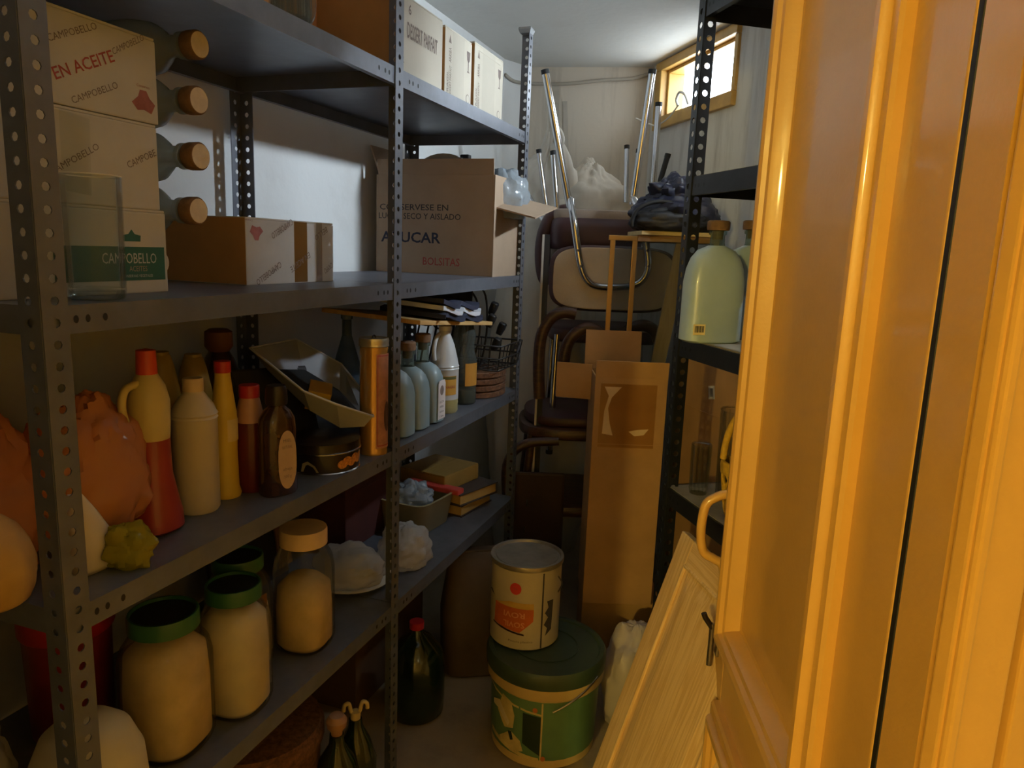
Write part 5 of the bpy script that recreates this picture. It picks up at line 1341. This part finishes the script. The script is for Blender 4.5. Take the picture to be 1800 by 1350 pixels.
# long dark metal strip standing at the left of the heap
t = thing('metal_strip', 'narrow dark metal strip standing left of the heap of chairs', 'metal strip', at_y(952, 640, 2.70) - Vector((0, 0, at_y(952, 640, 2.70).z)), 0)
zt3 = at_y(950, 412, 2.70).z
MB().box((-.010, -.004, 0), (.010, .004, zt3), bev=.001).build('dark_web', M_rubber, t)
MB().box((-.018, -.006, 0), (-.010, .006, zt3), bev=.001).build('white_edge', mat('white_edge', (190, 186, 178), .5), t)

# white sacks behind the chairs
M_sack = mat('white_woven_sack', (204, 198, 186), .6, var=.05, scale=5, bump=.35, bscale=9)
q0 = at_y(965, 360, 3.42)
t = thing('sack', 'tall white sack tied at the top in the far left corner', 'sack', Vector((q0.x, 3.36, 0.0)), 0)
hs = at_y(965, 205, 3.42).z
crumple(.24, .18, hs * .617, 71, .10, 2.6, seg=72, rows=60, neck=(.88, .35), fine=.05).build('body', M_sack, t, 60)
MB().tube(smooth_path([at_y(x, y, 3.22) - t.location for x, y in ((975, 222), (984, 232), (988, 245), (984, 254), (976, 246))], 4), .012, 8).build('knot', M_sack, t, 60)
q1 = at_y(1040, 350, 3.32)
t = thing('sack', 'bulging white sack slumped on the chairs before the back wall', 'sack', Vector((q1.x - .01, 3.36, q1.z - .26)), 0)
crumple(.23, .17, .27, 75, .12, 2.2, seg=72, rows=50, neck=(.74, .5), fine=.06).build('body', M_sack, t, 60)

# navy bag on a board, right of the chairs
nY = 2.62
n0 = at_y(1185, 398, nY)
t = thing('board', 'cream-edged wooden board lying across the chairs under the navy bag', 'board', Vector((n0.x, nY, n0.z - .035)), .05)
MB().box((-.135, -.10, 0), (.14, .14, .014), bev=.002).build('top', wood('cream_board', (196, 172, 116), (206, 184, 132), (3, 20, 20)), t)
MB().box((-.145, -.09, -.022), (.13, .13, -.001), bev=.002).build('underlay', wood('brown_board', (120, 86, 50), (140, 104, 64), (3, 20, 20)), t)
M_navyb = mat('navy_nylon', (30, 33, 56), .4, var=.2, scale=12, bump=.2)
t = thing('bag', 'crumpled navy and black bag lying on the cream-edged board', 'bag', Vector((n0.x, nY, n0.z - .020)), 0)
crumple(.165, .12, .085, 82, .22, 2.6, seg=64).build('body', M_navyb, t, 45)
o = crumple(.10, .08, .085, 85, .35, 3.2).build('folds', M_navyb, t, 40); o.location = (-.01, .0, .055)
st_ = [at_y(x, y, nY - .10) - t.location for x, y in ((1112, 398), (1112, 385), (1122, 368), (1140, 358), (1165, 354), (1195, 360))]
MB().tube(smooth_path(st_, 6), .007, 8).build('strap', M_rubber, t, 60)
o = crumple(.13, .05, .05, 88, .12, 2.2).build('black_pocket', mat('black_nylon', (22, 22, 26), .5, bump=.2), t, 50); o.location = (-.03, -.085, .0)
decal(t, 'yellow_patch', [(-.02, -.008), (.02, -.012), (.026, .004), (.0, .012), (-.024, .008)], mat('ochre_patch', (150, 110, 44), .6), (.02, -.142, .045), FX, FZ)

# ------------------------------------------------------------------ floor level, in the dark
M_dkglass = mat('dark_green_glass', (26, 40, 26), .15, var=.2, coat=.4)
d0 = at_z(735, 1282, 0)
t = thing('demijohn', 'dark green glass demijohn with red cap on the floor under the rack', 'demijohn', Vector((d0.x - .02, d0.y + .09, 0)), 0)
hd_ = ztop(t.location, 1090)
MB().lathe([(0, 0), (.075, 0), (.085, .01), (.088, .06), (.088, hd_ * .52), (.078, hd_ * .68), (.045, hd_ * .82), (.020, hd_ * .88), (.018, hd_ * .94)], 36).build('glass', M_dkglass, t, 50)
MB().lathe([(0, hd_ * .92), (.022, hd_ * .92), (.022, hd_ * .99), (0, hd_)], 20).build('cap', M_redcap, t, 40)
q = at_z(592, 1300, .30)
t = thing('bottle', 'dark bottle with cork stopper on the floor beneath the jars', 'bottle', Vector((q.x, q.y, 0)), .3, 'bottles on the floor under the rack')
MB().lathe([(0, 0), (.05, 0), (.055, .01), (.055, .20), (.04, .25), (.018, .29), (.016, .315)], 28).build('glass', M_dkglass, t, 50)
MB().lathe([(0, .31), (.012, .31), (.014, .325), (.022, .335), (.024, .35), (.016, .362), (0, .364)], 20).build('cork', mat('pale_stopper', (168, 128, 96), .7), t, 40)
q = at_z(625, 1262, .30)
t = thing('bottle', 'dark bottle with cream swing stopper on the floor, right of the corked one', 'bottle', Vector((q.x, q.y, 0)), .3, 'bottles on the floor under the rack')
MB().lathe([(0, 0), (.045, 0), (.05, .01), (.05, .19), (.036, .24), (.017, .28), (.015, .30)], 28).build('glass', M_dkglass, t, 50)
for sg in (-1, 1):
    MB().tube(smooth_path([(0, 0, .305), (sg * .010, 0, .318), (sg * .016, 0, .340), (sg * .026, 0, .336), (sg * .028, 0, .322)], 4), .005, 8).build('stopper_wing', mat('cream_ceramic', (196, 176, 120), .4), t, 60)
MB().lathe([(0, .295), (.012, .295), (.012, .318), (0, .32)], 16).build('stopper', mat('cream_ceramic', (196, 176, 120), .4), t, 40)
q = at_z(500, 1290, .30)
t = thing('wicker_hamper', 'round brown wicker hamper on the floor under the jar shelf', 'basket', Vector((q.x - .06, q.y - .02, 0)), 0)
MB().lathe([(0, 0), (.12, 0), (.135, .02), (.145, .30), (.148, .31), (.145, .345), (0, .36)], 40).build('body', M_wick, t, 40)
MB().lathe([(.146, .30), (.153, .305), (.153, .33), (.146, .335)], 40, cap0=False, cap1=False).build('rim', M_wick, t, 60)
q = at_z(838, 1200, 0)
t = thing('paper_sack', 'grey-brown paper sack standing in the dark behind the paint tin', 'sack', Vector((q.x - .01, q.y + .12, 0)), .2)
hs2 = ztop(t.location, 965)
MB().loft([(0, .11, .085, 4), (.01, .12, .095, 4), (hs2 * .5, .125, .10, 3.4), (hs2 * .85, .105, .08, 3.2), (hs2, .10, .018, 4)], 40).build('body', mat('grey_brown_paper', (96, 78, 60), .85, var=.12, bump=.4, bscale=12), t, 50)
MB().box((-.10, -.02, hs2 - .03), (.10, .02, hs2 + .004), bev=.004).build('folded_top', mat('grey_brown_paper', (96, 78, 60)), t)
q = at_z(1075, 1345, 0)
o = crumple(.10, .12, .20, 95, .14, 2.6).build('plastic_bag', mat('greyish_white_bag', (186, 172, 160), .5, var=.06, bump=.4, bscale=14), None, 50)
o.location = Vector((q.x + .085, q.y + .21, 0)); tag(o, 'greyish white bag on the floor between the bucket and the pine door', 'plastic bag')
# dark crate under the far bay, behind the sack
t = carton('carton', 'dark carton on the floor under the far bay of the grey rack', Lw(1.35, .345, 0), TH_L, (.45, .17, .36), mat('dark_brown_card', (96, 74, 54), .85, var=.1), tape=True)  # card coloured a plain dark brown
